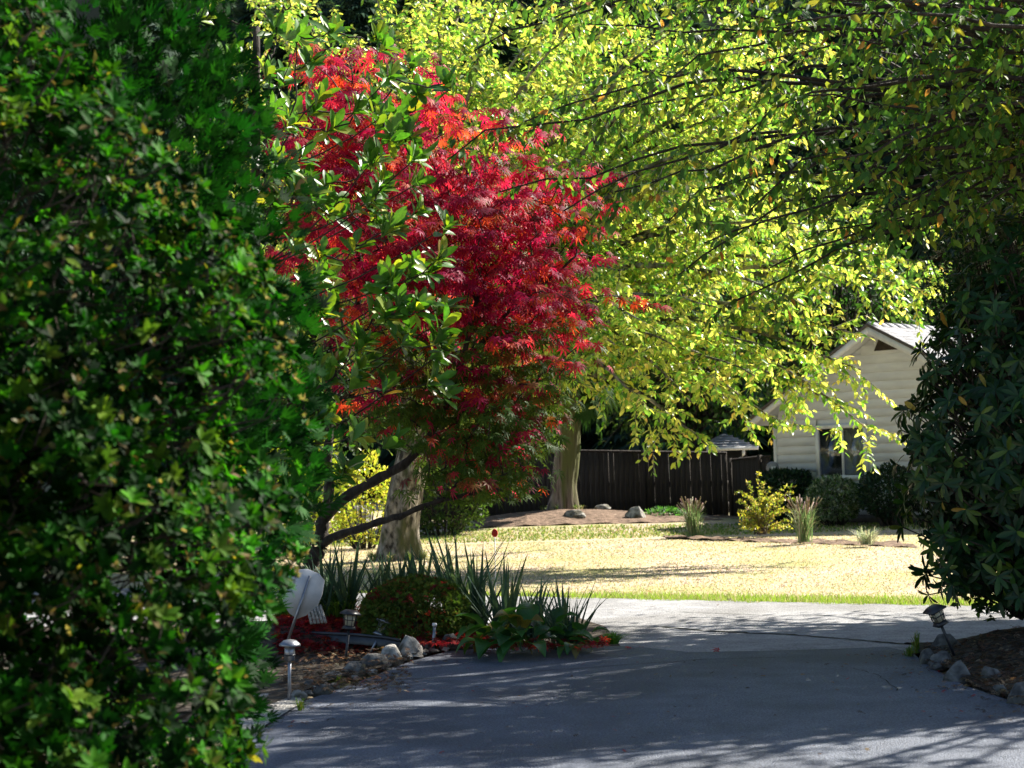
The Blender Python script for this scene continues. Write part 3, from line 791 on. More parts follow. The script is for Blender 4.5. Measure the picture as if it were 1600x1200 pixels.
g_r = 'rocks under the rhododendron'
for i, (px, py, w, h, lb) in enumerate([
    (1478, 1015, 48, 40, 'mossy domed rock at the foot of the leaning black lantern'),
    (1450, 1032, 32, 40, 'upright grey rock at the corner of the rhododendron bed'),
    (1474, 1036, 40, 34, 'blue grey rock beside the upright corner rock'),
    (1468, 1042, 26, 14, 'low flat rock in front of the blue grey rock'),
    (1500, 1058, 54, 44, 'broad dark rock in the middle of the rhododendron edging'),
    (1544, 1060, 40, 40, 'squat dark rock partly buried under rhododendron leaves'),
    (1562, 1080, 22, 18, 'small bluish stone between the dark edging rocks'),
    (1595, 1092, 54, 40, 'mossy rock at the end of the edging under the rhododendron')]):
    p = G(px, py, .03); s = p[1] / FPX
    rock(lb, p, (w * s * .55, w * s * .5, h * s * .62), i + 31, 'rock', g_r, i)
for i, (px, py, w, h, m_, lb) in enumerate([
    (897, 802, 40, 20, 'rock_pale', 'white lichened boulder at the foot of the cedar trunk'),
    (940, 792, 30, 12, 'rock_pale', 'low pale rock behind the white lichened boulders'),
    (993, 807, 36, 24, 'rock_pale', 'speckled white boulder standing on the bark mulch mound')]):
    p = P(px, py, 40.2 if i != 1 else 42); p[2] = float(ground_z(p[0], p[1])); s = p[1] / FPX
    rock(lb, p, (w * s * .5, w * s * .45, h * s * .62), i + 51, m_, None, i)
p = G(556, 822, -.2); s = p[1] / FPX
rock('large pale wedge shaped boulder beside the yellow bush', p, (62 * s * .5, 50 * s * .5, 52 * s * .62), 63, 'rock_pale', None, .5, 'boulder')

# ------------------------------------------------------------------ path lights, stake, sign, reflector
def lantern(label, base, tilt, h, steel=False, dome=False, group='solar path lights'):
    t = thing('path_light', label, 'path light', base, tilt, group)
    a, b = ('steel', 'steel') if steel else ('black', 'black')
    MB().tube([(0, 0, -.08), (0, 0, h)], .011 if not dome else .014, 8).build('stake', M[b], t)
    z = h
    if dome:
        MB().lathe([(.0, z), (.040, z), (.042, z + .10), (.0, z + .10)], 16).build('lens', M['steel'], t, True)
        MB().lathe([(.044, z + .03), (.044, z + .04)], 16).build('ring', M['black'], t)
        MB().lathe([(.0, z + .095), (.085, z + .098), (.08, z + .112), (.05, z + .135), (.0, z + .145)], 20).build('cap', M['steel'], t, True)
    else:
        sd, rot = (4, math.pi / 4) if not steel else (12, 0)
        MB().lathe([(.0, z), (.062, z + .002), (.045, z + .028), (.0, z + .03)], sd, rot=rot).build('collar', M[b], t)
        MB().lathe([(.036, z + .03), (.046, z + .115)], sd, rot=rot).build('lens', M['lens'], t)
        for q in range(8):
            an = q * math.pi / 4
            MB().tube([(.044 * math.cos(an), .044 * math.sin(an), z + .025), (.054 * math.cos(an), .054 * math.sin(an), z + .118)], .003, 4).build('cage_bar', M[b], t)
        MB().lathe([(.045, z + .068), (.051, z + .068), (.052, z + .074), (.046, z + .074)], sd, rot=rot).build('ring', M[b], t)
        MB().lathe([(.0, z + .115), (.088, z + .112), (.088, z + .122), (.058, z + .142), (.04, z + .15), (.0, z + .152)], sd, rot=rot).build('cap', M[b], t)
    return t
bl = lambda px, py, z: G(px, py, z)
lantern('upright black solar lantern behind the large grey edging rock', bl(540, 1032, .06), (0, math.radians(8), .5), .235)
lantern('short tilted silver and black solar lantern by the black edging', bl(586, 1006, .06), (math.radians(-8), math.radians(32), .3), .07, True)
lantern('domed steel solar path light half hidden by the azalea', bl(452, 1086, .06), (0, math.radians(2), 0), .24, True, True).scale = (.85, .85, .95)
lantern('black square solar lantern leaning over the rhododendron rocks', bl(1484, 1008, .16), (0, math.radians(-24), .35), .16)
st = thing('capped_stake', 'thin grey stake with white cap in front of round clipped bush', 'stake', bl(677, 1010, .05), (0, math.radians(5), 0))
MB().tube([(0, 0, -.05), (0, 0, .165)], .013, 10).build('pole', M['steel'], st); MB().lathe([(0, .165), (.019, .165), (.019, .188), (0, .19)], 12).build('cap', M['white'], st)

sd = 12.6
sg = thing('yard_sign', 'back of a white octagonal yard sign leaning on a metal stake', 'sign', P(452, 1000, sd))
o0 = offset(sg)
out = [(452, 891), (480, 889), (499, 897), (507, 908), (503, 930), (496, 946), (478, 962), (464, 967), (452, 958), (443, 944), (437, 918), (441, 899)]
Vf = np.array([P(*q, sd) - o0 for q in out]); Vb = Vf + np.array((0, .018, 0)); n = len(out)
MB().add(np.concatenate([Vf, Vb]), [np.array([list(range(n))]), np.array([list(range(2 * n - 1, n - 1, -1))]), np.array([(i, i + n, (i + 1) % n + n, (i + 1) % n) for i in range(n)])]).build('panel', M['sign'], sg)
MB().tube([P(446, 1012, sd - .02) - o0, P(484, 900, sd - .02) - o0], .011, 8).build('stake', M['steel'], sg)
dp = thing('downspout_extension', 'ribbed grey drain extension lying behind the yard sign', 'drain', P(494, 978, 13.2))
o0 = offset(dp)
for i in range(5):
    a = P(478 + i * 5.5, 938 + i * 2, 13.2) - o0; b = P(487 + i * 5.5, 975 - i * .5, 13.1) - o0
    MB().tube([a, b], .013, 6).build('rib', M['gravel'], dp)
ed = thing('garden_edging', 'black plastic garden edging strip across the planting bed', 'edging', G(540, 1003, .04))
o0 = offset(ed)
pe = np.array([G(px, py, .04) for px, py in ((440, 1004), (480, 1003), (520, 1005), (560, 1007), (600, 1011), (625, 1016))])
pe = np.stack([np.interp(np.linspace(0, 5, 26), np.arange(6), pe[:, k]) for k in range(3)], 1) - o0
V = np.concatenate([pe, pe + np.array((0, 0, .075)), pe + np.array((0, .02, .075)), pe + np.array((0, .02, 0))]); n = len(pe); k = np.arange(n - 1)
MB().add(V, [np.concatenate([np.stack([k + a * n, k + 1 + a * n, k + 1 + b * n, k + b * n], 1) for a, b in ((0, 1), (1, 2), (2, 3))])]).build('strip', M['black'], ed)
MB().tube(pe + np.array((0, .01, .078)), .014, 8).build('rolled_top', M['black'], ed, True)
rp = P(773, 905, 16.0); rp[2] = -.08
rf = thing('reflector_stake', 'round red reflector on a thin white stake behind the yuccas', 'reflector', rp)
o0 = offset(rf)
top = P(773, 833, 16.0) - o0
MB().tube([(0, 0, 0), top], .005, 6).build('stake', M['white'], rf)
d_ = MB().lathe([(0, -.006), (.026, -.006), (.03, 0), (.026, .006), (0, .006)], 20).build('disc', M['red'], rf, loc=top); d_.rotation_euler = (math.radians(90), 0, 0); d_.scale = (1, 1.35, 1)
# ------------------------------------------------------------------ trees
def trunk(pts, radii, seed, sides=40, rings=56, flute=.14):
    """a tapered trunk with flutes and burls"""
    pts = np.asarray(pts, float); t = np.linspace(0, len(pts) - 1, rings)
    c = np.stack([np.interp(t, np.arange(len(pts)), pts[:, k]) for k in range(3)], 1)
    r = np.interp(t, np.arange(len(pts)), radii)
    a = np.arange(sides) * 2 * math.pi / sides
    V = np.zeros((rings, sides, 3))
    for i in range(rings):
        for j in range(sides):
            f = 1 + flute * noise.noise(Vector((math.cos(a[j]) * 2.2, math.sin(a[j]) * 2.2, c[i][2] * .5 + seed))) * 1.6 + flute * .6 * noise.noise(Vector((math.cos(a[j]) * 5, math.sin(a[j]) * 5, c[i][2] * 1.7 + seed)))
            f += .035 * noise.noise(Vector((math.cos(a[j]) * 11, math.sin(a[j]) * 11, c[i][2] * 3.5 + seed)))
            if i < 9:
                f += ((9 - i) / 9) ** 1.5 * .4 * max(0, math.sin(a[j] * 3 + seed))
            V[i, j] = c[i] + np.array((math.cos(a[j]), math.sin(a[j]), 0)) * r[i] * f
    i = np.arange(rings - 1)[:, None] * sides + np.arange(sides)[None]; j = np.arange(rings - 1)[:, None] * sides + (np.arange(sides)[None] + 1) % sides
    return V.reshape(-1, 3), [np.stack([i, j, j + sides, i + sides], -1).reshape(-1, 4)]

# --- the big yellow cherry on the lawn across the lane
rng = np.random.default_rng(101)
b0 = G(622, 872, -.2); D0 = b0[1]
ch = thing('cherry_tree', 'broad cherry tree with sunlit yellow green leaves and mossy grey trunk', 'tree', b0)
tp = [b0 - np.array((0, 0, .1)), P(624, 830, D0), P(632, 770, D0), P(645, 710, D0), P(655, 660, D0), P(662, 610, D0)]
tv, tf = trunk(np.array(tp) - b0, [.42, .33, .29, .27, .28, .22], 1.7)
MB().add(tv, tf).build('trunk', M['bark_grey'], ch, True)
fork = np.array(tp[4])
ends = [(1480, 465, 27), (1345, 600, 26), (1352, 690, 26.5), (1105, 758, 25.5), (1225, 690, 26.5), (1010, 700, 25), (1450, 410, 29), (1440, 345, 29.5), (1310, 440, 27), (1210, 570, 25.5),
        (905, 660, 26), (1050, 600, 24.8), (1150, 350, 27), (1330, 270, 30), (1010, 200, 27), (850, 150, 26), (700, 100, 27), (1100, 60, 28), (560, 150, 28), (480, 300, 27), (450, 560, 28.5),
        (700, -60, 28), (950, -50, 28), (1230, 20, 29), (300, 400, 28), (350, 100, 28), (760, 640, 25.5), (900, 500, 25), (800, 350, 25), (1260, 480, 25.5), (1120, 480, 24.8), (980, 420, 24.8), (1280, 640, 26),
        (1150, 660, 25.6), (960, 600, 24.8), (1390, 420, 27), (1250, 350, 26), (1060, 300, 25.5), (1190, 220, 27), (900, 250, 25.5), (1080, 690, 25.2), (1180, 610, 25), (1330, 520, 26.2), (1000, 500, 24.6), (620, 400, 26), (700, 250, 26.5)]
ends += [(rng.uniform(250, 1350), rng.uniform(-150, 450), rng.uniform(29, 35)) for _ in range(40)]
ends += [(640, 40, 27), (590, -20, 27.5), (560, 60, 26.5), (690, 10, 26), (620, 120, 27)]
ends += [(rng.uniform(520, 1300), rng.uniform(-60, 330), rng.uniform(25, 28)) for _ in range(22)]
limbs = []
for px, py, d in ends:
    if py > 540 and px > 850:
        py -= 62 if px < 1140 else 22
    e = P(px, py, d); a = fork + rng.normal(0, .15, 3) + np.array((0, 0, rng.uniform(-.1, .9)))
    c = a + (e - a) * .5 + np.array((0, 0, .24 * np.linalg.norm(e - a))) * rng.uniform(.7, 1.3)
    if e[2] < 2.6:
        c[2] += 1.0
    limbs.append(wobble(bez(a, c, e, 22), .025, rng))
wood = MB()
YP = [(.38, .45, .09), (.52, .53, .14), (.20, .36, .06), (.56, .44, .15), (.09, .22, .03)]
YW = [4.4, 3.4, 4.2, .9, 2.4]
a_ = spray_tree(b0, [l - b0 for l in limbs], rng, wood, 1.2, .20, .048, .135, .55, YP, YW, .11, .22, .12, .35, 2, .013)
wood.build('branches', M['bark_grey'], ch)
foliage(ch, LEAF, a_[0] + b0, *a_[1:], M['leaf_yellow'], rng, 300)

# --- the shaded cherry reaching in from the right
rng = np.random.default_rng(102)
b0 = np.array((7.4, 12.4, 0.0))
c2 = thing('cherry_tree', 'green leaved cherry with dark lichened branches overhanging the driveway', 'tree', b0)
tp = np.array([(0, 0, -.2), (-.05, 0, 1), (-.15, .1, 2), (-.2, .1, 3), (-.2, .15, 3.8)])
tv, tf = trunk(tp, [.36, .27, .24, .24, .2], 4.1); MB().add(tv, tf).build('trunk', M['bark'], c2, True)
fork = b0 + tp[3]
ends = [(700, 250, 13.2), (820, 190, 13), (880, 330, 13.4), (960, 300, 12.6), (1060, 430, 13), (1150, 470, 13.4), (1170, 330, 12.4), (1290, 360, 12.6), (1330, 370, 13.5), (1440, 340, 12.2), (1490, 290, 13),
        (1250, 150, 12), (1000, 110, 12), (1120, 230, 11.8), (1400, 220, 12.4), (740, 80, 13), (860, 30, 12.4), (1080, 20, 12), (1330, 60, 11.5), (1500, 160, 11.6), (1180, 100, 13.8), (930, 180, 14), (1040, 350, 14), (1230, 290, 14),
        (1350, 310, 13.8), (1430, 100, 13), (780, 300, 14.3), (1560, 250, 12.8), (1300, 250, 11.4), (1100, 380, 12.2), (1200, 420, 12.8), (1380, 330, 12), (1460, 260, 13.5), (1280, 330, 12.3)]
limbs = []
for px, py, d in ends:
    e = P(px, py, d); a = fork + rng.normal(0, .12, 3) + np.array((0, 0, rng.uniform(-.3, .8)))
    c = a + (e - a) * .55 + np.array((0, 0, .20 * np.linalg.norm(e - a))) * rng.uniform(.6, 1.3)
    limbs.append(wobble(bez(a, c, e, 20), .065, rng))
for q in range(25):      # the limbs high over the driveway
    e = np.array((rng.uniform(.5, 6), rng.uniform(11, 16.5), rng.uniform(4.9, 7.2)))
    a = fork + rng.normal(0, .12, 3) + np.array((0, 0, .5)); c = a + (e - a) * .5 + np.array((0, 0, 1.0))
    limbs.append(wobble(bez(a, c, e, 18), .06, rng))
for q in range(26):      # the rest of the crown to the right
    an = rng.uniform(0, 2 * math.pi); rr = rng.uniform(2.5, 5.5)
    e = fork + np.array((math.cos(an) * rr - .6, math.sin(an) * rr + .6, rng.uniform(.6, 4.2)))
    a = fork + rng.normal(0, .12, 3); c = a + (e - a) * .5 + np.array((0, 0, 1.2))
    limbs.append(wobble(bez(a, c, e, 18), .03, rng))
wood = MB()
GP = [(.075, .175, .026), (.13, .21, .03), (.05, .125, .02), (.22, .24, .03), (.46, .20, .055)]
a_ = spray_tree(b0, [l - b0 for l in limbs], rng, wood, .60, .19, .070, .102, .75, GP, [5, 4, 3, 1.6, .30], .034, .22, .25, .15, 2, .0065)
wood.build('branches', M['bark'], c2)
kp = sun_gap(a_[0] + b0); a_ = [q[kp] for q in a_]
foliage(c2, LEAF, a_[0] + b0, *a_[1:], M['leaf'], rng, 300)

# --- two more trees to the right whose shade falls on the driveway and the beds
def shade_tree(name, label, b0, h, r, n, seed, palette, weights, leafsz, mat='leaf', zc=.62, rz=.42, cat='tree', group=None, bark='bark', tr=.22):
    rng = np.random.default_rng(seed); b0 = np.array(b0, float)
    t = thing(name, label, cat, b0, group=group)
    tv, tf = trunk(np.array([(0, 0, -.2), (0, 0, h * .25), (.1, 0, h * .5), (0, .1, h * .75)]), [tr * 1.4, tr, tr * .8, tr * .3], seed * .37); MB().add(tv, tf).build('trunk', M[bark], t, True)
    c = b0 + np.array((0, 0, h * zc))
    p, d = shell_points(rng, c, (r, r, h * rz), n // 12, .75, .2)
    w = MB()
    for q in p[::3]:
        a = b0 + np.array((0, 0, rng.uniform(h * .2, h * .5)))
        w.tube(bez(a, (a + q) / 2 + np.array((0, 0, .5)), q, 6) - b0, np.linspace(tr * .35, .012, 6), 4, cap=False)
    w.build('branches', M[bark], t)
    pos = np.repeat(p, 12, 0) + rng.normal(0, .22, (len(p) * 12, 3))
    X = np.repeat(d, 12, 0) * .5 + rng.normal(0, .7, pos.shape) + np.array((0, 0, -.3)); Z = np.array((0, 0, .7)) + rng.normal(0, .6, pos.shape)
    kp = sun_gap(pos); pos, X, Z = pos[kp], X[kp], Z[kp]
    foliage(t, LEAF4, pos, X, Z, leafsz * rng.uniform(.7, 1.3, len(pos)), pick(rng, palette, weights, len(pos)), M[mat], rng)
    return t
DG = [(.03, .08, .015), (.05, .10, .02), (.02, .05, .012)]
shade_tree('maple_tree', 'leafy green tree standing beyond the rhododendron bed', (7.4, 17.0, -.1), 9.2, 3.5, 14000, 7, [(.06, .13, .02), (.09, .16, .025), (.04, .09, .015)], [3, 2, 2], .13, zc=.68, rz=.30)
shade_tree('laurel_tree', 'dark evergreen tree behind the long plank fence', (5.2, 49.5, -.2), 8.0, 3.0, 8000, 8, DG, [3, 2, 2], .22)
shade_tree('laurel_tree', 'dark evergreen tree behind the garden shed roof', (10.2, 51.5, -.2), 8.5, 3.2, 8000, 9, DG, [3, 2, 2], .22)
shade_tree('laurel_tree', 'dark evergreen tree behind the fence near the yellow bush', (-6.0, 50.0, -.2), 9.0, 3.6, 8000, 10, DG, [3, 2, 2], .24)

# --- the cedar by the fence
rng = np.random.default_rng(103)
b0 = P(878, 788, 42.0); b0[2] = float(ground_z(b0[0], b0[1])) - .1
cd = thing('cedar_tree', 'cedar with straight mossy fluted trunk in front of the plank fence', 'tree', b0)
tp = np.array([b0, P(880, 750, 42), P(886, 710, 42), P(890, 660, 42), P(892, 560, 42), P(893, 300, 42)]) - b0
tv, tf = trunk(tp, [.36, .33, .315, .30, .28, .14], 2.9, 40, 56, .14); MB().add(tv, tf).build('trunk', M['bark_cedar'], cd, True)
p, d = shell_points(rng, b0 + np.array((0, 0, 7.0)), (2.4, 2.4, 4.6), 2200, .8, .2)
d[:, 2] -= .35
foliage(cd, BOUGH, p, d, np.array((0, 0, 1.0)) + rng.normal(0, .3, p.shape), .7 * rng.uniform(.6, 1.3, len(p)), pick(rng, [(.03, .075, .018), (.045, .09, .02)], [1, 1], len(p)), M['needle'], rng)

# --- Japanese maple
rng = np.random.default_rng(104)
D = 15.4
b0 = P(468, 985, D); b0[2] = .03
mp_ = thing('japanese_maple', 'spreading japanese maple with crimson and orange leaves on crooked dark limbs', 'tree', b0)
W = lambda pts: np.array([P(x, y, d) for x, y, d in pts])
def sm(pts, n=24):
    pts = np.asarray(pts); t = np.linspace(0, len(pts) - 1, n)
    q = np.stack([np.interp(t, np.arange(len(pts)), pts[:, k]) for k in range(3)], 1)
    for _ in range(3):
        q[1:-1] = (q[:-2] + q[1:-1] * 2 + q[2:]) / 4
    return q
mains = [([b0, *W([(478, 900, D), (492, 870, D), (506, 845, D), (505, 812, D)])], .085, .062),
         (W([(500, 850, D), (540, 832, 15.3), (590, 818, 15.1), (640, 806, 14.9), (690, 782, 14.8), (745, 770, 14.8)]), .045, .016),
         (W([(505, 812, D), (540, 772, 15.4), (590, 748, 15.3), (630, 730, 15.2), (665, 692, 15.1), (700, 640, 15), (730, 560, 14.9), (745, 470, 14.9)]), .055, .022),
         (W([(505, 812, D), (520, 770, 15.5), (510, 690, 15.6), (525, 600, 15.6), (560, 500, 15.6), (565, 380, 15.5), (566, 250, 15.4)]), .052, .018),
         (W([(730, 560, 14.9), (790, 500, 14.9), (850, 450, 14.8), (900, 400, 14.8)]), .022, .010),
         (W([(665, 692, 15.1), (720, 650, 15.6), (800, 610, 15.8), (880, 560, 16)]), .026, .010),
         (W([(745, 470, 14.9), (700, 380, 15), (690, 280, 15.2), (640, 180, 15.4)]), .020, .008),
         (W([(745, 470, 14.9), (800, 380, 15.2), (840, 300, 15.4)]), .018, .008),
         (W([(690, 782, 14.8), (730, 740, 15), (790, 700, 15.2)]), .016, .008)]
wood = MB(); nodes = []
for pts, ra, rb in mains:
    q = wobble(sm(pts), .008, rng); wood.tube(q - b0, np.linspace(ra, rb, len(q)) * (1 + .12 * np.sin(np.arange(len(q)) * 2.1)), 9)
    nodes += list(q[4:])
blobs = [((665, 290), 210, 165, 15.2), ((760, 380), 165, 150, 15), ((590, 160), 130, 100, 15.5), ((540, 330), 120, 190, 15.6), ((830, 420), 105, 120, 15), ((700, 500), 200, 130, 15), ((800, 540), 140, 100, 15.2), ((610, 610), 90, 60, 15),
         ((720, 640), 140, 85, 15.2), ((770, 690), 110, 80, 15.1), ((730, 735), 110, 55, 15.0), ((690, 660), 150, 80, 14.9), ((800, 660), 80, 90, 15.2), ((900, 310), 70, 50, 15), ((840, 610), 55, 60, 15.3), ((985, 470), 22, 18, 14.8), ((490, 240), 70, 110, 15.5), ((480, 400), 50, 110, 15.5), ((520, 130), 70, 60, 15.5), ((640, 400), 150, 150, 14.7)]
wts = np.array([b[1] * b[2] for b in blobs], float); wts /= wts.sum()
cl = []
for bi in rng.choice(len(blobs), 900, p=wts):
    (cx, cy_), rx, ry, d = blobs[bi]
    v = unit(rng.normal(0, 1, 3)) * rng.random() ** .42
    cl.append(P(cx + v[0] * rx, cy_ + v[1] * ry, d + v[2] * 1.05))
cl = np.array(cl); nodes = np.array(nodes)
order = np.argsort([np.min(np.linalg.norm(nodes - c, axis=1)) for c in cl])
nl = [tuple(n_) for n_ in nodes]
pos, X, Z, cc = [], [], [], []
PAL = {'red': (.40, .022, .055), 'crimson': (.33, .010, .075), 'orange': (.5, .085, .03), 'dark': (.17, .010, .04), 'green': (.05, .115, .016), 'bronze': (.16, .07, .02)}
K = list(PAL); PV = np.array([PAL[k_] for k_ in K])
for ci in order:
    c = cl[ci]; na = np.array(nl)
    dist = np.linalg.norm(na - c, axis=1) + .6 * np.maximum(0, na[:, 2] - c[2] + .1)
    a = na[np.argmin(dist)]
    ln = np.linalg.norm(c - a)
    if ln > 1.1:
        a = c + (a - c) / ln * 1.1 if False else a
    q = wobble(bez(a, (a + c) / 2 + np.array((0, 0, .12 * ln)), c, 6), .012, rng)
    wood.tube(q - b0, np.linspace(.0075, .003, 6), 4, cap=False)
    nl += [tuple(x) for x in q[2:5:2]]
    n = rng.integers(10, 17)
    # a flat tier of leaves hanging from the twig end
    off = np.c_[rng.normal(0, .10, (n, 2)), rng.normal(0, .026, n)]
    out = unit(np.r_[c[:2] - np.array((-.8, D)), 0] + 1e-6)
    pos.append(c + off + out * rng.uniform(-.05, .12, (n, 1)))
    h = off * np.array((1, 1, 0))
    X.append(unit(h + 1e-4) * .55 + out * .35 + np.array((0, 0, -.75)) + rng.normal(0, .22, (n, 3)))
    Z.append(np.array((0, 0, .75)) + unit(h + 1e-4) * .5 + rng.normal(0, .25, (n, 3)) + np.array((0, -.35, 0)))
    px, py = project(c[None])
    g = float(smooth(3.0, 2.0, c[2]) if False else np.clip((2.9 - c[2]) / .5, 0, 1)) * (.55 + .45 * float(px[0] > 600))
    rr = noise.noise(Vector(c * 2.3))
    w = np.array([2.8, 3.8 + rr * 3, 1.2 - rr * 2, 2.2, .3, .4]); w = np.maximum(w, .1); w = w / w.sum() * (1 - g) + g * np.array([.05, .05, .03, .02, .77, .08])
    base = PV[rng.choice(6, p=w / w.sum())]
    mixk = PV[rng.choice(6, n, p=w / w.sum())]
    cc.append(np.where(rng.random((n, 1)) < .72, base, mixk) * rng.uniform(.75, 1.25, (n, 1)))
wood.build('trunk', M['bark'], mp_, True)
pos = np.concatenate(pos); X = np.concatenate(X); Z = np.concatenate(Z); cc = np.concatenate(cc)
foliage(mp_, MAPLE, pos, X, Z, .095 * rng.uniform(.65, 1.25, len(pos)), cc, M['leaf_red'], rng, 300)

# --- magnolia in front of the maple
rng = np.random.default_rng(105)
Dm = 13.4
b0 = np.array((-2.35, Dm + .3, .03))
mg = thing('magnolia_tree', 'evergreen magnolia with long glossy upturned leaves before the red maple', 'tree', b0)
wood = MB()
tv = sm([b0, b0 + np.array((.1, 0, 1.0)), b0 + np.array((.2, .05, 2.2)), b0 + np.array((.25, .1, 3.4)), b0 + np.array((.3, .1, 5.2))])
wood.tube(tv - b0, np.linspace(.085, .03, len(tv)), 10)
tips = []
for i in range(140):
    z = rng.uniform(0, 1)
    if i < 78:
        py = rng.uniform(40, 600); px = rng.uniform(440, 580 + 130 * rng.random() * (1.0 if 300 < py < 580 or py < 230 else .35)); d = Dm + rng.uniform(-.9, .5)
        if py < 300:
            px = rng.uniform(420, 660)
    elif i < 90:
        px, py, d = rng.uniform(440, 545), rng.uniform(640, 760), Dm + rng.uniform(-.3, .5)
    else:
        px, py, d = rng.uniform(300, 480), rng.uniform(-60, 600), Dm + rng.uniform(0, 1.2)
    tips.append(P(px, py, d))
tips += [P(rng.uniform(500, 700), rng.uniform(300, 610), rng.uniform(12.6, 13.3)) for _ in range(18)]
tips += [P(x, y, 12.9) for x, y in ((690, 400), (660, 470), (700, 540), (655, 330), (600, 280), (640, 530), (605, 600), (560, 580), (560, 680), (615, 690), (700, 130), (610, 120), (640, 200))]
mids = []
tips = sorted(tips, key=lambda q: q[0])
for e in tips:
    a = tv[np.argmin(np.abs(tv[:, 2] - (e[2] - rng.uniform(.1, 1.0))))]
    if len(mids) and rng.random() < .75:
        mm_ = np.array(mids); dd_ = np.linalg.norm(mm_ - e, axis=1); dd_[mm_[:, 0] > e[0]] += 1
        a = mm_[np.argmin(dd_)]
    q = wobble(bez(a, a + (e - a) * .6 + np.array((0, 0, -.05 - .1 * rng.random())), e, 9), .012, rng)
    mids += [q[5], q[8]]
    wood.tube(q - b0, np.linspace(.008, .005, 9), 5, cap=False)
wood.build('trunk', M['bark'], mg, True)
tips = np.array(tips)
ax = unit(np.c_[rng.normal(.55, .4, len(tips)), rng.normal(-.25, .45, len(tips)), rng.uniform(.2, 1.0, len(tips))])
p, X, Z = rosettes(rng, tips, ax, 13, .9, .38)
p = p - np.repeat(ax, 13, 0) * rng.uniform(0, .11, (len(p), 1))
foliage(mg, MAGNOLIA, p, X, Z, .185 * rng.uniform(.7, 1.15, len(p)), pick(rng, [(.05, .15, .02), (.075, .19, .025), (.17, .25, .03), (.32, .34, .04), (.25, .16, .04)], [5, 4, 2.6, .5, .2], len(p)), M['leaf_gloss'], rng, 300)

# ------------------------------------------------------------------ shrubs close to the camera
rng = np.random.default_rng(106)
c = np.array((-1.78, 5.25, 1.12)); r = np.array((1.16, 1.0, 2.0))
b0 = np.array((c[0], c[1], .02))
az = thing('azalea_bush', 'big dense azalea bush with whorls of small bright green leaves', 'bush', b0)
p, d = shell_points(rng, c, r, 9500, .24, .30, 3.6, .1, (.35, -.9, .1))
p2, d2 = shell_points(rng, c, r * .62, 4200, .5, .2, 2.6, .1)
def trimmed(p, tab, amp=.05):
    lim = np.interp(p[:, 2], [t[0] for t in tab], [t[1] for t in tab])
    return p[:, 0] < lim + np.array([amp * noise.noise(Vector(q * 5)) for q in p])
AZT = [(.2, -.96), (.45, -.92), (.9, -.84), (1.4, -.68), (1.9, -.66), (2.4, -.88), (2.8, -1.2), (3.3, -1.7)]
CYT = [(.3, -1.12), (.9, -1.04), (1.15, -.96), (1.4, -.80), (1.6, -.74), (1.98, -.77), (2.35, -.81), (2.7, -.88), (3.1, -1.0), (4.0, -1.2)]
# the whorls sit in tiers with dark gaps between
keep = np.array([noise.noise(Vector((q[0] * 3.2, q[1] * 3.2, q[2] * 6.5))) + .45 * noise.noise(Vector((q[0] * 1.4, q[1] * 1.4 + 5, q[2] * 2.6))) > -.02 for q in p]); p, d = np.concatenate([p[keep], p2]), np.concatenate([d[keep], d2])
keep = trimmed(p, AZT); p, d = p[keep], d[keep]
ax = unit(d * .75 + np.array((0, 0, .55)) + rng.normal(0, .3, d.shape))
wood = MB()
for q, a in zip(p[::4], ax[::4]):
    s = q - a * .08 - np.array((0, 0, .02))
    root = b0 + np.array((rng.normal(0, .12), rng.normal(0, .12), 0))
    wood.tube(np.array([q, s, s + unit(np.array((c[0], c[1], s[2] - .15)) - s) * .11 + rng.normal(0, .025, 3)]) - b0, [.0022, .003, .0045], 3, cap=False)
for i in range(5):
    e = c + unit(rng.normal(0, 1, 3)) * r * .55
    wood.tube(wobble(bez(b0 + rng.normal(0, .06, 3) * np.array((1, 1, 0)), b0 + np.array((0, 0, e[2] * .4)), e, 8), .03, rng) - b0, np.linspace(.022, .006, 8), 5, cap=False)
wood.build('stems', M['bark'], az)
pp, X, Z = rosettes(rng, p, ax, 9, 1.0, .35)
cc = np.repeat(pick(rng, [(.010, .065, .003), (.034, .15, .006), (.055, .12, .008), (.003, .020, .002)], [4, 2.6, 1.6, 5], len(p), .4), 9, 0)  # near-black greens put the missing shade into the leaf colour
odd = rng.random(len(pp)) < .07
cc[odd] = pick(rng, [(.09, .065, .022), (.35, .27, .03), (.05, .05, .015)], [4, .5, 3], int(odd.sum()))
foliage(az, LEAF, pp, X, Z, .043 * rng.uniform(.8, 1.2, len(pp)) * np.repeat(rng.uniform(.65, 1.35, len(p)), 9), cc, M['leaf_az'], rng, 300)
# dry seed heads in drifts over the upper part
pd, dd = shell_points(rng, c, r * 1.0, 900, .06, .14, 2.6, 1.2, (.35, -.9, .1))
keep = np.array([noise.noise(Vector(q * 3.0) + Vector((7, 7, 7))) > .08 for q in pd]) & trimmed(pd, AZT); pd, dd = pd[keep], dd[keep]
pp, X, Z = rosettes(rng, pd, unit(dd + np.array((0, 0, .8))), 7, .6, .4)
foliage(az, LEAF4, pp, X, Z, .022 * rng.uniform(.6, 1.4, len(pp)), pick(rng, [(.13, .10, .04), (.09, .10, .03), (.2, .14, .07)], [3, 3, 1], len(pp)), M['leaf'], rng, 0, 'seed_heads')

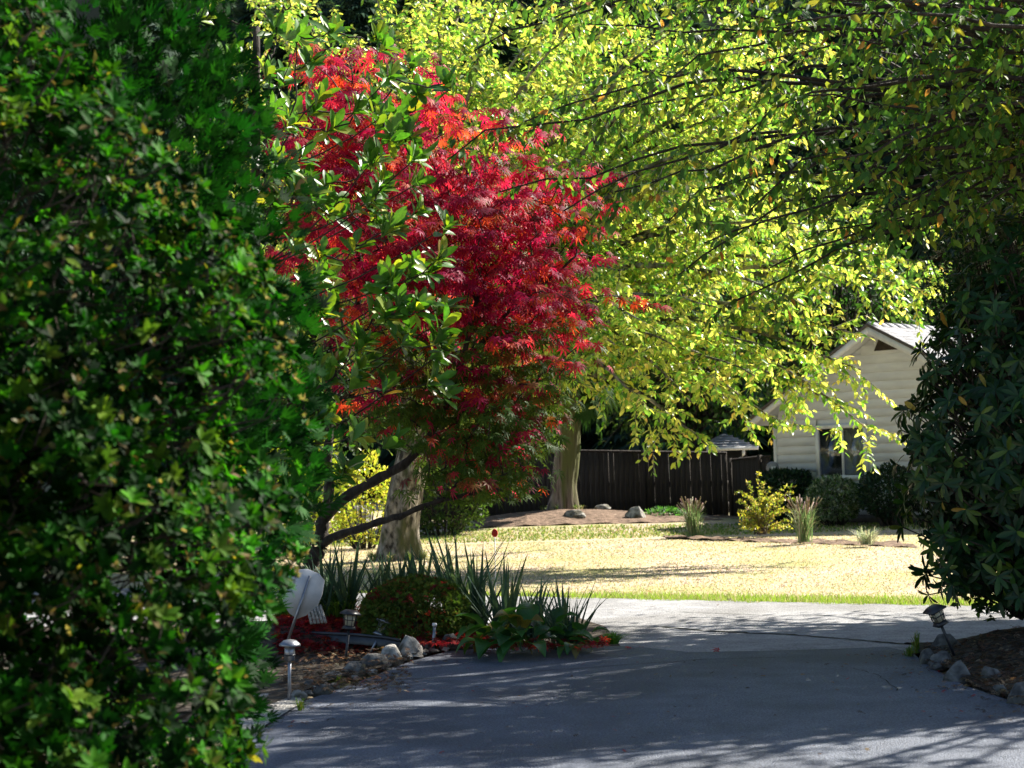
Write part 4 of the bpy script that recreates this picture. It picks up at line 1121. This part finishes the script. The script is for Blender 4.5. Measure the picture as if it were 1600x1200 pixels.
rng = np.random.default_rng(107)
c = np.array((-1.72, 6.7, 1.45)); r = np.array((1.0, .85, 2.5))
b0 = np.array((c[0], c[1], .02))
cp = thing('cypress_bush', 'tall dark green hinoki cypress with feathery sprays behind the azalea', 'bush', b0)
MB().tube([(0, 0, -.05), (.02, 0, 1.2), (0, .02, 3.0)], [.08, .06, .02], 8).build('trunk', M['bark'], cp, True)
p, d = shell_points(rng, c, r, 9500, .38, .2, 3.0, .12, (.55, -.75, .1))
keep = np.array([noise.noise(Vector((q[0] * 3.6, q[1] * 3.6, q[2] * 4.0))) > -.26 for q in p]) & trimmed(p, CYT, .07); p, d = p[keep], d[keep]
X = d * .8 + np.array((0, 0, .45)) + rng.normal(0, .4, d.shape); Z = rng.normal(0, .6, d.shape) + np.array((0, -.4, .5))
foliage(cp, SPRAY, p, X, Z, .085 * rng.uniform(.6, 1.3, len(p)), pick(rng, [(.006, .050, .004), (.014, .085, .006), (.003, .020, .002)], [4, 2, 4], len(p)), M['needle'], rng)

# --- rhododendron and its neighbours on the right
rng = np.random.default_rng(108)
c = np.array((4.2, 12.6, 1.5)); r = np.array((1.42, 1.05, 1.75))
RHT = [(.2, 3.25), (.5, 3.12), (.8, 3.0), (1.2, 2.94), (1.7, 2.97), (2.2, 3.14), (2.6, 3.36), (3.0, 3.55), (3.5, 3.8)]
b0 = np.array((c[0], c[1], .3))
rh = thing('rhododendron_bush', 'large rhododendron with whorls of long dark leathery leaves above the rocks', 'bush', b0)
p, d = shell_points(rng, c, r, 1150, .5, .16, 2.4, .36, (-.5, -.7, .1))
lim = np.interp(p[:, 2], [t_[0] for t_ in RHT], [t_[1] for t_ in RHT]) + np.array([.12 * noise.noise(Vector(q * 3)) for q in p])
keep = p[:, 0] > lim; p, d = p[keep], d[keep]
ax = unit(d + np.array((0, 0, .25)) + rng.normal(0, .25, d.shape))
wood = MB()
for q, a in zip(p, ax):
    e0 = b0 + rng.normal(0, .12, 3) * np.array((1, 1, 0))
    if rng.random() < .35:
        wood.tube(wobble(bez(e0, np.array((c[0], c[1], q[2] * .5)), q, 8), .03, rng) - b0, np.linspace(.022, .005, 8), 4, cap=False)
    else:
        wood.tube(np.array([q - a * .22 - np.array((0, 0, .05)), q]) - b0, [.007, .005], 3, cap=False)
wood.build('stems', M['bark'], rh)
pp, X, Z = rosettes(rng, p, ax, 8, 1.25, .25)
X = unit(X) + np.array((0, 0, -.18))
cc = pick(rng, [(.011, .040, .012), (.018, .055, .013), (.035, .090, .015), (.10, .15, .02), (.34, .22, .03)], [5, 4, 2.4, .7, .06], len(pp))
foliage(rh, RHODO, pp, X, Z, .125 * rng.uniform(.7, 1.2, len(pp)), cc, M['leaf_dark'], rng, 300)

rng = np.random.default_rng(109)
c = np.array((3.98, 13.5, 2.45)); r = np.array((.58, .55, 1.2)); b0 = np.array((c[0] + .2, c[1], .3))
pi = thing('pieris_bush', 'upright small leaved bush rising behind the rhododendron', 'bush', b0)
p, d = shell_points(rng, c, r, 1500, .5, .18, 3, .9, (-.6, -.6, .2))
wood = MB()
for q in p[::12]:
    wood.tube(wobble(bez(b0, (b0 + q) / 2 + np.array((.1, 0, .2)), q, 7), .02, rng) - b0, np.linspace(.018, .004, 7), 4, cap=False)
wood.build('stems', M['bark'], pi)
pp, X, Z = rosettes(rng, p, unit(d + np.array((0, 0, .7)) + rng.normal(0, .3, d.shape)), 9, .95, .35)
foliage(pi, LEAF4, pp, X, Z, .052 * rng.uniform(.7, 1.25, len(pp)), pick(rng, [(.025, .085, .015), (.04, .12, .02), (.015, .05, .012)], [4, 3, 3], len(pp)), M['leaf_dark'], rng, width=.75)

rng = np.random.default_rng(110)
for lb, c, r, n in (('open twiggy small leaved shrub under the rhododendron beside the leaning lantern', (3.78, 12.9, .62), (.5, .35, .42), 420),
                    ('low small leaved shrub at the road side of the rhododendron', (4.3, 13.5, .62), (.6, .35, .4), 380)):
    c = np.array(c); r = np.array(r); b0 = np.array((c[0] + .1, c[1], .2))
    u = thing('undergrowth_shrub', lb, 'shrub', b0)
    p, d = shell_points(rng, c, r, n, .7, .2, 3, .22)
    wood = MB()
    for q in p[::6]:
        wood.tube(wobble(bez(b0, (b0 + q) / 2 + np.array((0, 0, .05)), q, 6), .015, rng) - b0, np.linspace(.007, .002, 6), 4, cap=False)
    wood.build('stems', M['bark'], u)
    pp, X, Z = rosettes(rng, p, unit(d + rng.normal(0, .4, d.shape)), 5, 1.1, .4)
    foliage(u, LEAF4, pp, X, Z, .055 * rng.uniform(.7, 1.3, len(pp)), pick(rng, DG, [3, 2, 3], len(pp)), M['leaf'], rng, width=1.2)
# ------------------------------------------------------------------ plants in the bed
def blade_mesh(ln, wd, bend, n, colr, mat, vee=.25, tipw=.15):
    """one sword leaf, curved: x = outward, z = up"""
    t = np.linspace(0, 1, n)
    x = bend * t ** 2; z = t * ln * np.sqrt(np.maximum(.05, 1 - (bend * t / max(ln, .01)) ** 2 * .5))
    w = wd * np.where(t < .3, .75 + .8 * t, 1 - (t - .3) / .7 * (1 - tipw)) ; w[-1] = wd * .04
    V = np.concatenate([np.c_[x, w, z], np.c_[x - vee * w, 0 * t, z], np.c_[x, -w, z]]); k = np.arange(n - 1)
    return MB().add(V, [np.concatenate([np.stack([k, k + 1, k + 1 + n, k + n], 1), np.stack([k + n, k + 1 + n, k + 1 + 2 * n, k + 2 * n], 1)])], colr).mesh('leaf', mat, True)
rng = np.random.default_rng(201)
YC = [(.06, .115, .085), (.08, .135, .105), (.05, .09, .06), (.10, .15, .085)]
ymesh = [blade_mesh(1.0, .022 * rng.uniform(.8, 1.2), b, 7, np.array(YC[i % 4]), M['leaf_az']) for i, b in enumerate((.05, .12, .2, .32, .45, .6, .1, .26))]
yl = [(505, 14.9, .74, 'yucca in front of the crooked maple trunk'), (542, 14.9, .80, 'tall yucca left of the round clipped bush'), (600, 15.0, .66, 'yucca before the mossy cherry trunk'), (655, 15.0, .68, 'yucca rising behind the round clipped bush'),
      (716, 14.75, .84, 'tallest yucca against the right side of the round bush'), (748, 14.6, .78, 'yucca between the round bush and the red reflector'), (790, 14.2, .76, 'yucca behind the broad hosta leaves'), (836, 14.5, .58, 'thin leaved yucca beyond the hostas'), (884, 13.55, .66, 'low splayed yucca at the corner of the bed'), (630, 15.0, .6, 'small yucca half hidden by the round clipped bush')]
for px, d, h, lb in yl:
    b = P(px, 990, d); b[2] = bed_z(b[0], b[1]) - .01
    y = thing('yucca_plant', lb, 'yucca', b, group='yuccas along the planting bed')
    n = 46
    for i in range(n):
        f = i / n
        o = bpy.data.objects.new('leaf', ymesh[rng.choice([0, 1, 6, 2, 7, 3], p=[.22, .2, .2, .16, .14, .08]) if f < .8 else rng.choice([3, 4, 5])])
        s = h * 1.06 * rng.uniform(.6, 1.08) * (1 if f < .8 else .75)
        o.scale = (s, s * rng.uniform(.75, 1.2) / max(.6, h), s)
        o.rotation_euler = (rng.normal(0, .06), rng.uniform(.02, .58) * (1 if f < .8 else 1.5), rng.uniform(0, 6.28))
        o.location = (rng.normal(0, .035), rng.normal(0, .035), -.02)
        col.objects.link(o); o.parent = y

def hosta_mesh(colr, curl, seed):
    nu, nv = 9, 7
    V = []
    for i in range(nu):
        t = i / (nu - 1)
        w = .34 * math.sin(math.pi * min(1, t ** .8)) ** .8 * (1 - .25 * t) + .004
        for j in range(nv):
            s = 2 * j / (nv - 1) - 1
            rib = .016 * math.cos(s * math.pi * 3.5)
            V.append((t, s * w, .26 * math.sin(t * 2.1) - curl * t * t + .10 * s * s * math.sin(math.pi * t) + rib * math.sin(math.pi * t)))
    i = (np.arange(nu - 1)[:, None] * nv + np.arange(nv - 1)[None]).ravel()
    V = [(-.5, -.012, -.35), (-.5, .012, -.35)] + V
    F = [np.stack([i, i + 1, i + nv + 1, i + nv], 1) + 2, np.array([(0, 1, 2 + nv // 2 + 1, 2 + nv // 2 - 1)])]
    return MB().add(V, F, colr).mesh('leaf', M['leaf_gloss'], True)
hm = [hosta_mesh(np.array(c_), cu_, i) for i, (c_, cu_) in enumerate([((.04, .13, .03), .35), ((.055, .16, .035), .5), ((.03, .10, .03), .25), ((.10, .17, .03), .6), ((.16, .13, .03), .55)])]
for px, py, d, n, s0, lb in ((772, 985, 13.15, 17, .20, 'broad leaved hosta beside the round clipped bush'), (815, 992, 13.0, 18, .21, 'largest hosta with ribbed green leaves at the driveway edge'), (862, 990, 13.3, 14, .18, 'dark hosta in front of the splayed yucca'), (905, 1000, 13.05, 10, .13, 'small hosta at the tip of the bed')):
    b = P(px, py, d); b[2] = .04
    h = thing('hosta_plant', lb, 'hosta', b, group='hostas in the planting bed')
    for i in range(n):
        o = bpy.data.objects.new('leaf', hm[rng.choice(5, p=[.34, .3, .22, .09, .05])])
        s = s0 * 1.25 * rng.uniform(.65, 1.15); a = rng.uniform(0, 6.28); up = rng.uniform(0, 1)
        o.scale = (s, s * 1.1, s); o.rotation_euler = (rng.normal(0, .15), .45 - up * 1.15, a)
        rr = .06 + .09 * (1 - up)
        o.location = (math.cos(a) * rr, math.sin(a) * rr, .05 + .17 * up)
        col.objects.link(o); o.parent = h

def tuft(name, label, b, n, h, spread, palette, wts_, seed, wid=.01, cat='grass', bend=.8, group=None):
    rng = np.random.default_rng(seed); b = np.array(b, float)
    t = thing(name, label, cat, b, group=group)
    mb = MB()
    for i in range(n):
        a = rng.uniform(0, 6.28); L = h * rng.uniform(.6, 1.15); out = spread * rng.uniform(.2, 1)
        p0 = np.array((rng.normal(0, spread * .12), rng.normal(0, spread * .12), -.01)); dr_ = np.array((math.cos(a), math.sin(a), 0))
        pl = bez(p0, p0 + dr_ * out * .42 + np.array((0, 0, L * .8)), p0 + dr_ * out + np.array((0, 0, L * (1 - bend * out / max(spread, .01) * .7))), 6)
        s = np.array((-dr_[1], dr_[0], 0)) * wid * .5
        w = np.array([.7, 1, 1, .8, .5, .05])[:, None]
        V = np.concatenate([pl + s * w, pl - s * w]); k = np.arange(5)
        mb.add(V, [np.stack([k, k + 1, k + 7, k + 6], 1)], pick(rng, palette, wts_, 1)[0])
    mb.build('blades', M['grass'], t, kind='stuff')
    return t
LG = [(.16, .26, .03), (.10, .20, .02), (.26, .27, .05)]
bz = P(532, 975, 14.9); bz[2] = bed_z(bz[0], bz[1])
tuft('grass_clump', 'arching bright green grass clump beside the yard sign', bz, 420, .34, .42, LG, [4, 4, 2], 1, .009)
bz = P(455, 975, 15.1); bz[2] = bed_z(bz[0], bz[1])
tuft('grass_clump', 'fine green grass clump behind the white yard sign', bz, 420, .4, .5, LG, [4, 4, 2], 2, .007)
bz = G(958, 1004, .0)
tuft('grass_clump', 'low bright green grass clump at the tip of the bed', bz, 240, .12, .20, [(.10, .30, .03), (.16, .34, .04)], [1, 1], 3, .006)
for q, (px, py, lb) in enumerate(((1422, 1024, 'small weed tuft at the foot of the upright corner rock'), (1432, 1018, 'thin weed stalks beside the blue grey rock'), (530, 1072, 'green weed tuft between edging rocks and driveway'), (470, 1108, 'yellowish weed tuft growing on the gravel edge'))):
    tuft('weed_tuft', lb, G(px, py, .02), 45, .10 if q != 1 else .2, .09, LG, [3, 4, 3], 40 + q, .005, 'weed')

# --- round clipped bush with maple leaves caught on top
rng = np.random.default_rng(202)
b0 = P(650, 1000, 14.15); b0[2] = bed_z(b0[0], b0[1]) - .02
c = b0 + np.array((0, 0, .24)); r = np.array((.46, .42, .34))
rb = thing('round_bush', 'round clipped dwarf conifer bush with red maple leaves on top', 'bush', b0)
MB().tube([(0, 0, -.02), (0, 0, .3)], [.03, .015], 6).build('stem', M['bark'], rb)
p, d = shell_points(rng, c, r, 8500, .22, .07, 4, .0)
X = d + rng.normal(0, .45, d.shape) + np.array((0, 0, -.15)); Z = rng.normal(0, .5, d.shape) + d
foliage(rb, SPRAY, p, X, Z, .038 * rng.uniform(.6, 1.3, len(p)), pick(rng, [(.085, .14, .024), (.12, .16, .03), (.05, .09, .018), (.16, .11, .03)], [4, 3, 3, 1], len(p)), M['needle'], rng)
def litter(name, label, pos, seed, size=.06, palette=None, w=None, kind='stuff', flat=.35, parent=None):
    rng = np.random.default_rng(seed); n = len(pos)
    a = rng.uniform(0, 6.28, n)
    X = np.c_[np.cos(a), np.sin(a), rng.normal(0, flat, n)]; Z = np.c_[rng.normal(0, flat, (n, 2)), np.ones(n)]
    o = MB().add(*scatter(MAPLE, pos, X, Z, size * rng.uniform(.6, 1.2, n), pick(rng, palette or [(.34, .02, .028), (.22, .012, .02), (.42, .06, .03), (.14, .02, .015)], w or [4, 3, 2, 2], n), 1.3)).build(name, M['leaf_red'], parent, kind=kind)
    if parent is None:
        tag(o, label, 'leaves')
    return o
k = rng.random(95) ** .6; an = rng.uniform(0, 6.28, 95)
tl = unit(np.c_[np.cos(an) * k * .9 - .1, np.sin(an) * k * .9 - .25, np.full(95, .62)])
litter('caught_leaves', '', tl * r * 1.03 + (c - b0), 3, .05, [(.28, .02, .03), (.16, .012, .02), (.3, .05, .03)], [3, 3, 1], parent=rb)
def bed_pts(n, pix, seed):
    rng = np.random.default_rng(seed); out = []
    x0, x1, y0, y1 = pix
    for _ in range(n):
        out.append(G(rng.uniform(x0, x1), rng.uniform(y0, y1), .075 + rng.uniform(0, .04)))
    return np.array(out)
def mound_pts(n, seed):
    rng = np.random.default_rng(seed); out = []
    for _ in range(n):
        q = P(rng.uniform(430, 700), 985, rng.uniform(13.95, 15.4)); out.append((q[0], q[1], bed_z(q[0], q[1]) + rng.uniform(.01, .05)))
    return np.array(out)
litter('fallen_maple_leaves', 'carpet of fallen red maple leaves across the planting bed', np.concatenate([mound_pts(2300, 1), bed_pts(260, (640, 780, 985, 1006), 2), bed_pts(150, (760, 950, 995, 1012), 4)]), 5, .058)
rng = np.random.default_rng(33)
for i, (px, py) in enumerate(((728, 1012), (760, 1010), (845, 1012), (868, 1013), (808, 1013), (895, 1009), (1002, 1014), (980, 1011), (1122, 1016))):
    p = G(px, py, .025 if px < 990 else -.06)
    o = MB().add(*scatter(MAPLE, np.zeros((1, 3)), np.array([[1, .2, .1]]), np.array([[.1, .1, 1.0]]), np.array([.07]), pick(rng, [(.4, .02, .02)], [1], 1), 1.4)).build('fallen_leaf', M['leaf_red'], None, loc=p)
    o.rotation_euler = (rng.normal(0, .2), rng.normal(0, .2), rng.uniform(0, 6))
    tag(o, 'single red maple leaf fallen on the asphalt beside the bed', 'leaf', 'red leaves fallen on the asphalt')
rng = np.random.default_rng(34)
n = 320
x = rng.uniform(-4, 7, n); y = rng.uniform(17.5, 33, n)
tag(litter('fallen_brown_leaves', 'scattered small brown leaves on the dry lawn', np.c_[x, y, ground_z(x, y) + .03], 6, .045, [(.10, .075, .04), (.16, .12, .06), (.06, .05, .02)], [3, 2, 2]), 'scattered small brown leaves on the dry lawn', 'leaves')
n = 1400
pts = np.concatenate([bed_pts(900, (440, 640, 1010, 1075), 8), bed_pts(1900, (1440, 1600, 1000, 1110), 9)])
rng = np.random.default_rng(35)
dra = np.array(dr)
pts = pts[(pts[:, 0] < 1) | (pts[:, 0] > np.interp(pts[:, 1], dra[::-1, 1], dra[::-1, 0]) - .02 + np.abs(rng.normal(0, .05, len(pts))) * np.where(rng.random(len(pts)) < .15, -3, 1))]
pts[:, 2] = np.array([(bed_r(q[0], q[1]) if q[0] > 1 else .06) + .02 for q in pts])
litter('bark_litter', 'bark chips and dry leaf litter on the bare soil', pts, 7, .03, [(.16, .11, .07), (.3, .25, .18), (.07, .05, .03)], [3, 1, 3])

# ------------------------------------------------------------------ plants on the lawn and by the house
def clipped(name, label, c, r, n, size, palette, w, seed, tmpl=LEAF4, zmin=None, mat='leaf_dark', lump=.08, cat='bush', boxy=False, stem=None, depth=.25, n_leaf=0):
    rng = np.random.default_rng(seed); c = np.array(c, float); r = np.array(r, float)
    b0 = np.array((c[0], c[1], float(ground_z(c[0], c[1]))))
    t = thing(name, label, cat, b0)
    p, d = shell_points(rng, c, r, n, depth, lump, 3, zmin)
    if boxy:
        q = (p - c) / r; m_ = np.max(np.abs(q), axis=1, keepdims=True); nn = np.linalg.norm(q, axis=1, keepdims=True)
        p = c + q * (nn / m_) ** .55 * r * .9
    wood = MB()
    for q in p[::max(1, n // 40)]:
        b1 = b0 + np.array(((q[0] - b0[0]) * .35, (q[1] - b0[1]) * .35, -.03))
        wood.tube(bez(b1, (b1 + q) / 2, q, 5) - b0, np.linspace(stem or .014, .005, 5), 4, cap=False)
    wood.build('stems', M['bark'], t)
    X = d * .7 + rng.normal(0, .55, d.shape) + np.array((0, 0, .2)); Z = rng.normal(0, .6, d.shape) + d
    foliage(t, tmpl, p, X, Z, size * rng.uniform(.65, 1.3, len(p)), pick(rng, palette, w, len(p)), M[mat], rng, n_leaf)
    return t
def at(px, py, d, w, h):
    """centre and radii of a plant that covers w x h pixels"""
    s = d / FPX
    return P(px, py, d), (w * s / 2, w * s / 2 * .85, h * s / 2)
dh = HL[1]
c, r = at(1228, 772, dh - .9, 92, 80); clipped('clipped_hedge', 'dark clipped evergreen hedge at the house corner', c, r, 5000, .10, [(.012, .035, .014), (.02, .05, .018)], [1, 1], 301, boxy=True, zmin=-.15)
c, r = at(1302, 782, dh - 2.4, 88, 74); clipped('variegated_shrub', 'rounded shrub with small white edged grey green leaves under the window', c, r, 4200, .085, [(.20, .26, .17), (.32, .36, .27), (.05, .11, .03), (.09, .16, .05)], [3, 2, 3, 3], 302, zmin=-.05)
c, r = at(1392, 770, dh - 3.6, 96, 84); clipped('clipped_shrub', 'dark ball shaped clipped shrub on bare stems beside the window', c, r, 5000, .085, [(.010, .032, .014), (.018, .045, .018)], [1, 1], 303, stem=.035)
c, r = at(568, 788, 33.5, 95, 150); clipped('yellow_bush', 'sunlit yellow leaved bush behind the mossy cherry trunk', c, r, 1900, .10, [(.40, .38, .05), (.26, .32, .04), (.46, .36, .08)], [3, 4, 1], 304, mat='leaf_yellow', lump=.2, zmin=-.1)
c, r = at(470, 770, 34.5, 150, 185); clipped('yellow_bush', 'pale yellow green bush beside the wedge shaped boulder', c, r, 3000, .11, [(.30, .34, .03), (.20, .27, .03)], [3, 3], 305, mat='leaf_yellow', lump=.2, zmin=-.1)
c, r = at(690, 768, 38, 150, 150); clipped('green_bush', 'shaded green bush between the cherry and cedar trunks', c, r, 3600, .12, [(.05, .10, .02), (.08, .13, .025), (.03, .06, .015)], [3, 3, 2], 306, mat='leaf', lump=.2, zmin=-.1)
c, r = at(1040, 804, 41, 60, 18); clipped('ground_cover', 'low leafy ground cover beside the speckled boulder', c, r, 500, .10, [(.05, .15, .03), (.08, .2, .04)], [1, 1], 307, mat='leaf', cat='plant')

# feathery yellow shrub with arching shoots
rng = np.random.default_rng(310)
b0 = G(1188, 838, -.2); b0[2] = -.16; s = b0[1] / FPX
ys_ = thing('feathery_shrub', 'sunlit yellow green shrub with arching feathery shoots on the lawn', 'shrub', b0)
wood = MB(); pos, X, Z = [], [], []
ends = [(1186, 742), (1165, 755), (1148, 770), (1150, 786), (1242, 762), (1244, 782), (1235, 800), (1225, 825), (1160, 815), (1205, 765), (1196, 756), (1218, 775), (1240, 772), (1152, 800)]
for i in range(64):
    px, py = ends[i] if i < len(ends) else (rng.uniform(1150, 1240), rng.uniform(772, 828))
    e = P(px, py, b0[1] + rng.uniform(-.5, .5)) - b0
    q = wobble(bez(np.zeros(3) + rng.normal(0, .05, 3) * np.array((1, 1, 0)), np.array((e[0] * .4, e[1] * .4, e[2] * 1.15)), e, 12), .008, rng)
    wood.tube(q, np.linspace(.010, .003, 12), 4, cap=False)
    L = np.linspace(2, 11, 60)
    pp = np.stack([np.interp(L, np.arange(12), q[:, k]) for k in range(3)], 1)
    pos.append(pp); X.append(rng.normal(0, .7, pp.shape) + np.array((0, 0, .5))); Z.append(rng.normal(0, 1, pp.shape))
wood.build('stems', M['twig'], ys_)
pos = np.concatenate(pos) + b0; X = np.concatenate(X); Z = np.concatenate(Z)
foliage(ys_, LEAF4, pos, X, Z, .065 * rng.uniform(.6, 1.3, len(pos)), pick(rng, [(.36, .33, .05), (.22, .27, .04), (.42, .32, .14), (.12, .18, .03)], [4, 3, 1.5, 1.5], len(pos)), M['leaf_yellow'], rng)
SV = [(.26, .33, .20), (.16, .27, .12), (.34, .30, .24)]
for q, (px, py, h, w_, lb) in enumerate(((1256, 846, .72, .42, 'sage green lavender clump with brown flower spikes beside the feathery shrub'), (1083, 836, .66, .36, 'grey green lavender clump in front of the long plank fence'), (1355, 850, .32, .42, 'small silvery low plant in the mulch strip'))):
    b = G(px, py, -.18)
    t = tuft('lavender_clump' if q < 2 else 'silver_plant', lb, b, 260 if q < 2 else 160, h, w_, SV if q < 2 else [(.42, .44, .36), (.3, .36, .26)], [3, 3, 1] if q < 2 else [1, 1], 60 + q, .014, 'plant', .35)
    if q < 2:
        rng = np.random.default_rng(70 + q); mb = MB()
        for i in range(46):
            a = rng.uniform(0, 6.28); o_ = np.array((math.cos(a), math.sin(a), 0)) * w_ * rng.uniform(.2, 1.0)
            z1 = h * rng.uniform(.85, 1.2)
            mb.tube([np.zeros(3), o_ * .6 + np.array((0, 0, z1 * .75)), o_ + np.array((0, 0, z1))], [.003, .005, .012], 3, pick(rng, [(.30, .2, .18), (.24, .2, .12)], [1, 1], 1)[0])
        mb.build('flower_spikes', M['grass'], t, kind='stuff')

# ------------------------------------------------------------------ background conifers
def conifer(name, label, b, h, r, n, seed, palette, cat='tree', group=None, bough=1.5, z0=.08):
    rng = np.random.default_rng(seed); b = np.array(b, float)
    t = thing(name, label, cat, b, group=group)
    MB().tube([(0, 0, -.3), (0, 0, h * .5), (0, 0, h * .97)], [r * .09, r * .06, .03], 8).build('trunk', M['bark'], t, True)
    f = rng.random(n) ** 1.25 * (1 - z0) + z0
    a = rng.uniform(0, 6.28, n)
    rad = r * (1 - f) ** .75 * (1.02 - .6 * rng.random(n) ** 2) * (1 + .22 * np.sin(a * 3 + f * 25 + seed))
    d = np.c_[np.cos(a), np.sin(a), np.zeros(n)]
    pos = b + d * rad[:, None] * .75 + np.c_[np.zeros((n, 2)), f * h]
    foliage(t, BOUGH, pos, d + np.c_[np.zeros((n, 2)), rng.uniform(-.55, .05, n)] + rng.normal(0, .2, (n, 3)), np.array((0, 0, 1.0)) + rng.normal(0, .3, (n, 3)), bough * rng.uniform(.6, 1.3, n) * (1.15 - .6 * f), pick(rng, palette, [1] * len(palette), n), M['needle'], rng)
    return t
rng = np.random.default_rng(400)
BC = [(.034, .070, .045), (.05, .09, .055), (.024, .052, .034)]
lbs = 'tall dark blue green conifer in the wooded backdrop'
for row, (y, n, h) in enumerate(((72, 9, 25), (82, 11, 30), (94, 13, 32))):
    for i in range(n):
        x = -24 + 60 * (i + .5 + rng.uniform(-.25, .25)) / n + (row * 2)
        b = (x, y + rng.uniform(-3, 3), float(ground_z(x, y)) - .3)
        conifer('conifer_tree', lbs, b, h * rng.uniform(.82, 1.1), rng.uniform(3.6, 4.8), 1500, 410 + row * 20 + i, BC, 'tree', 'conifers of the wooded backdrop', 1.7)
for i, (px, py, d, w, lb) in enumerate(((1297, 486, 58, 30, 'left bright green arborvitae above the house eave'), (1319, 484, 57, 30, 'middle bright green arborvitae above the house eave'), (1340, 482, 56, 36, 'bright green arborvitae closest to the roof ridge'))):
    top = P(px, py, d); b = np.array((top[0], top[1], -.2))
    conifer('arborvitae', lb, b, top[2] + .2, w * d / FPX * 1.6, 1500, 480 + i, [(.06, .24, .03), (.09, .30, .035), (.04, .16, .02)], 'tree', None, .55)

rng = np.random.default_rng(36)
pt = []
for _ in range(260):
    if rng.random() < .5:
        q = dl[rng.integers(0, 5)] + np.abs(rng.normal(0, .22, 2)) * np.array((1, -1))
    else:
        q = dr[rng.integers(0, 4)] - np.abs(rng.normal(0, .3, 2))
    pt.append((q[0], q[1], .022))
for _ in range(120):
    pt.append((rng.uniform(-1.2, 3.2), rng.uniform(8.5, 12.8), .022))
litter('driveway_litter', 'scattered dry leaf fragments on the asphalt driveway', np.array(pt), 12, .022, [(.12, .07, .03), (.06, .045, .03), (.25, .17, .06), (.3, .03, .02)], [3, 3, 2, 1], flat=.2)

for i in range(9):
    a = i * .7 + .3; q = np.array((ch.location.x + math.cos(a) * .48, ch.location.y + math.sin(a) * .48 - .05, -.22))
    tuft('grass_tuft', 'tuft of long grass at the foot of the mossy cherry trunk', q, 40, .20, .16, [GRN, (.16, .24, .05), STRAW], [3, 3, 1], 90 + i, .010, 'grass', group='grass tufts round the cherry trunk')
for i in range(6):
    a = i * 1.05 + .2; q = np.array((cd.location.x + math.cos(a) * .5, cd.location.y + math.sin(a) * .5 - .05, 0)); q[2] = float(ground_z(q[0], q[1])) - .02
    tuft('grass_tuft', 'tuft of weeds at the foot of the cedar trunk', q, 30, .18, .18, [(.10, .16, .03), (.16, .2, .05), STRAW], [3, 2, 1], 110 + i, .012, 'grass', group='weeds round the cedar trunk')
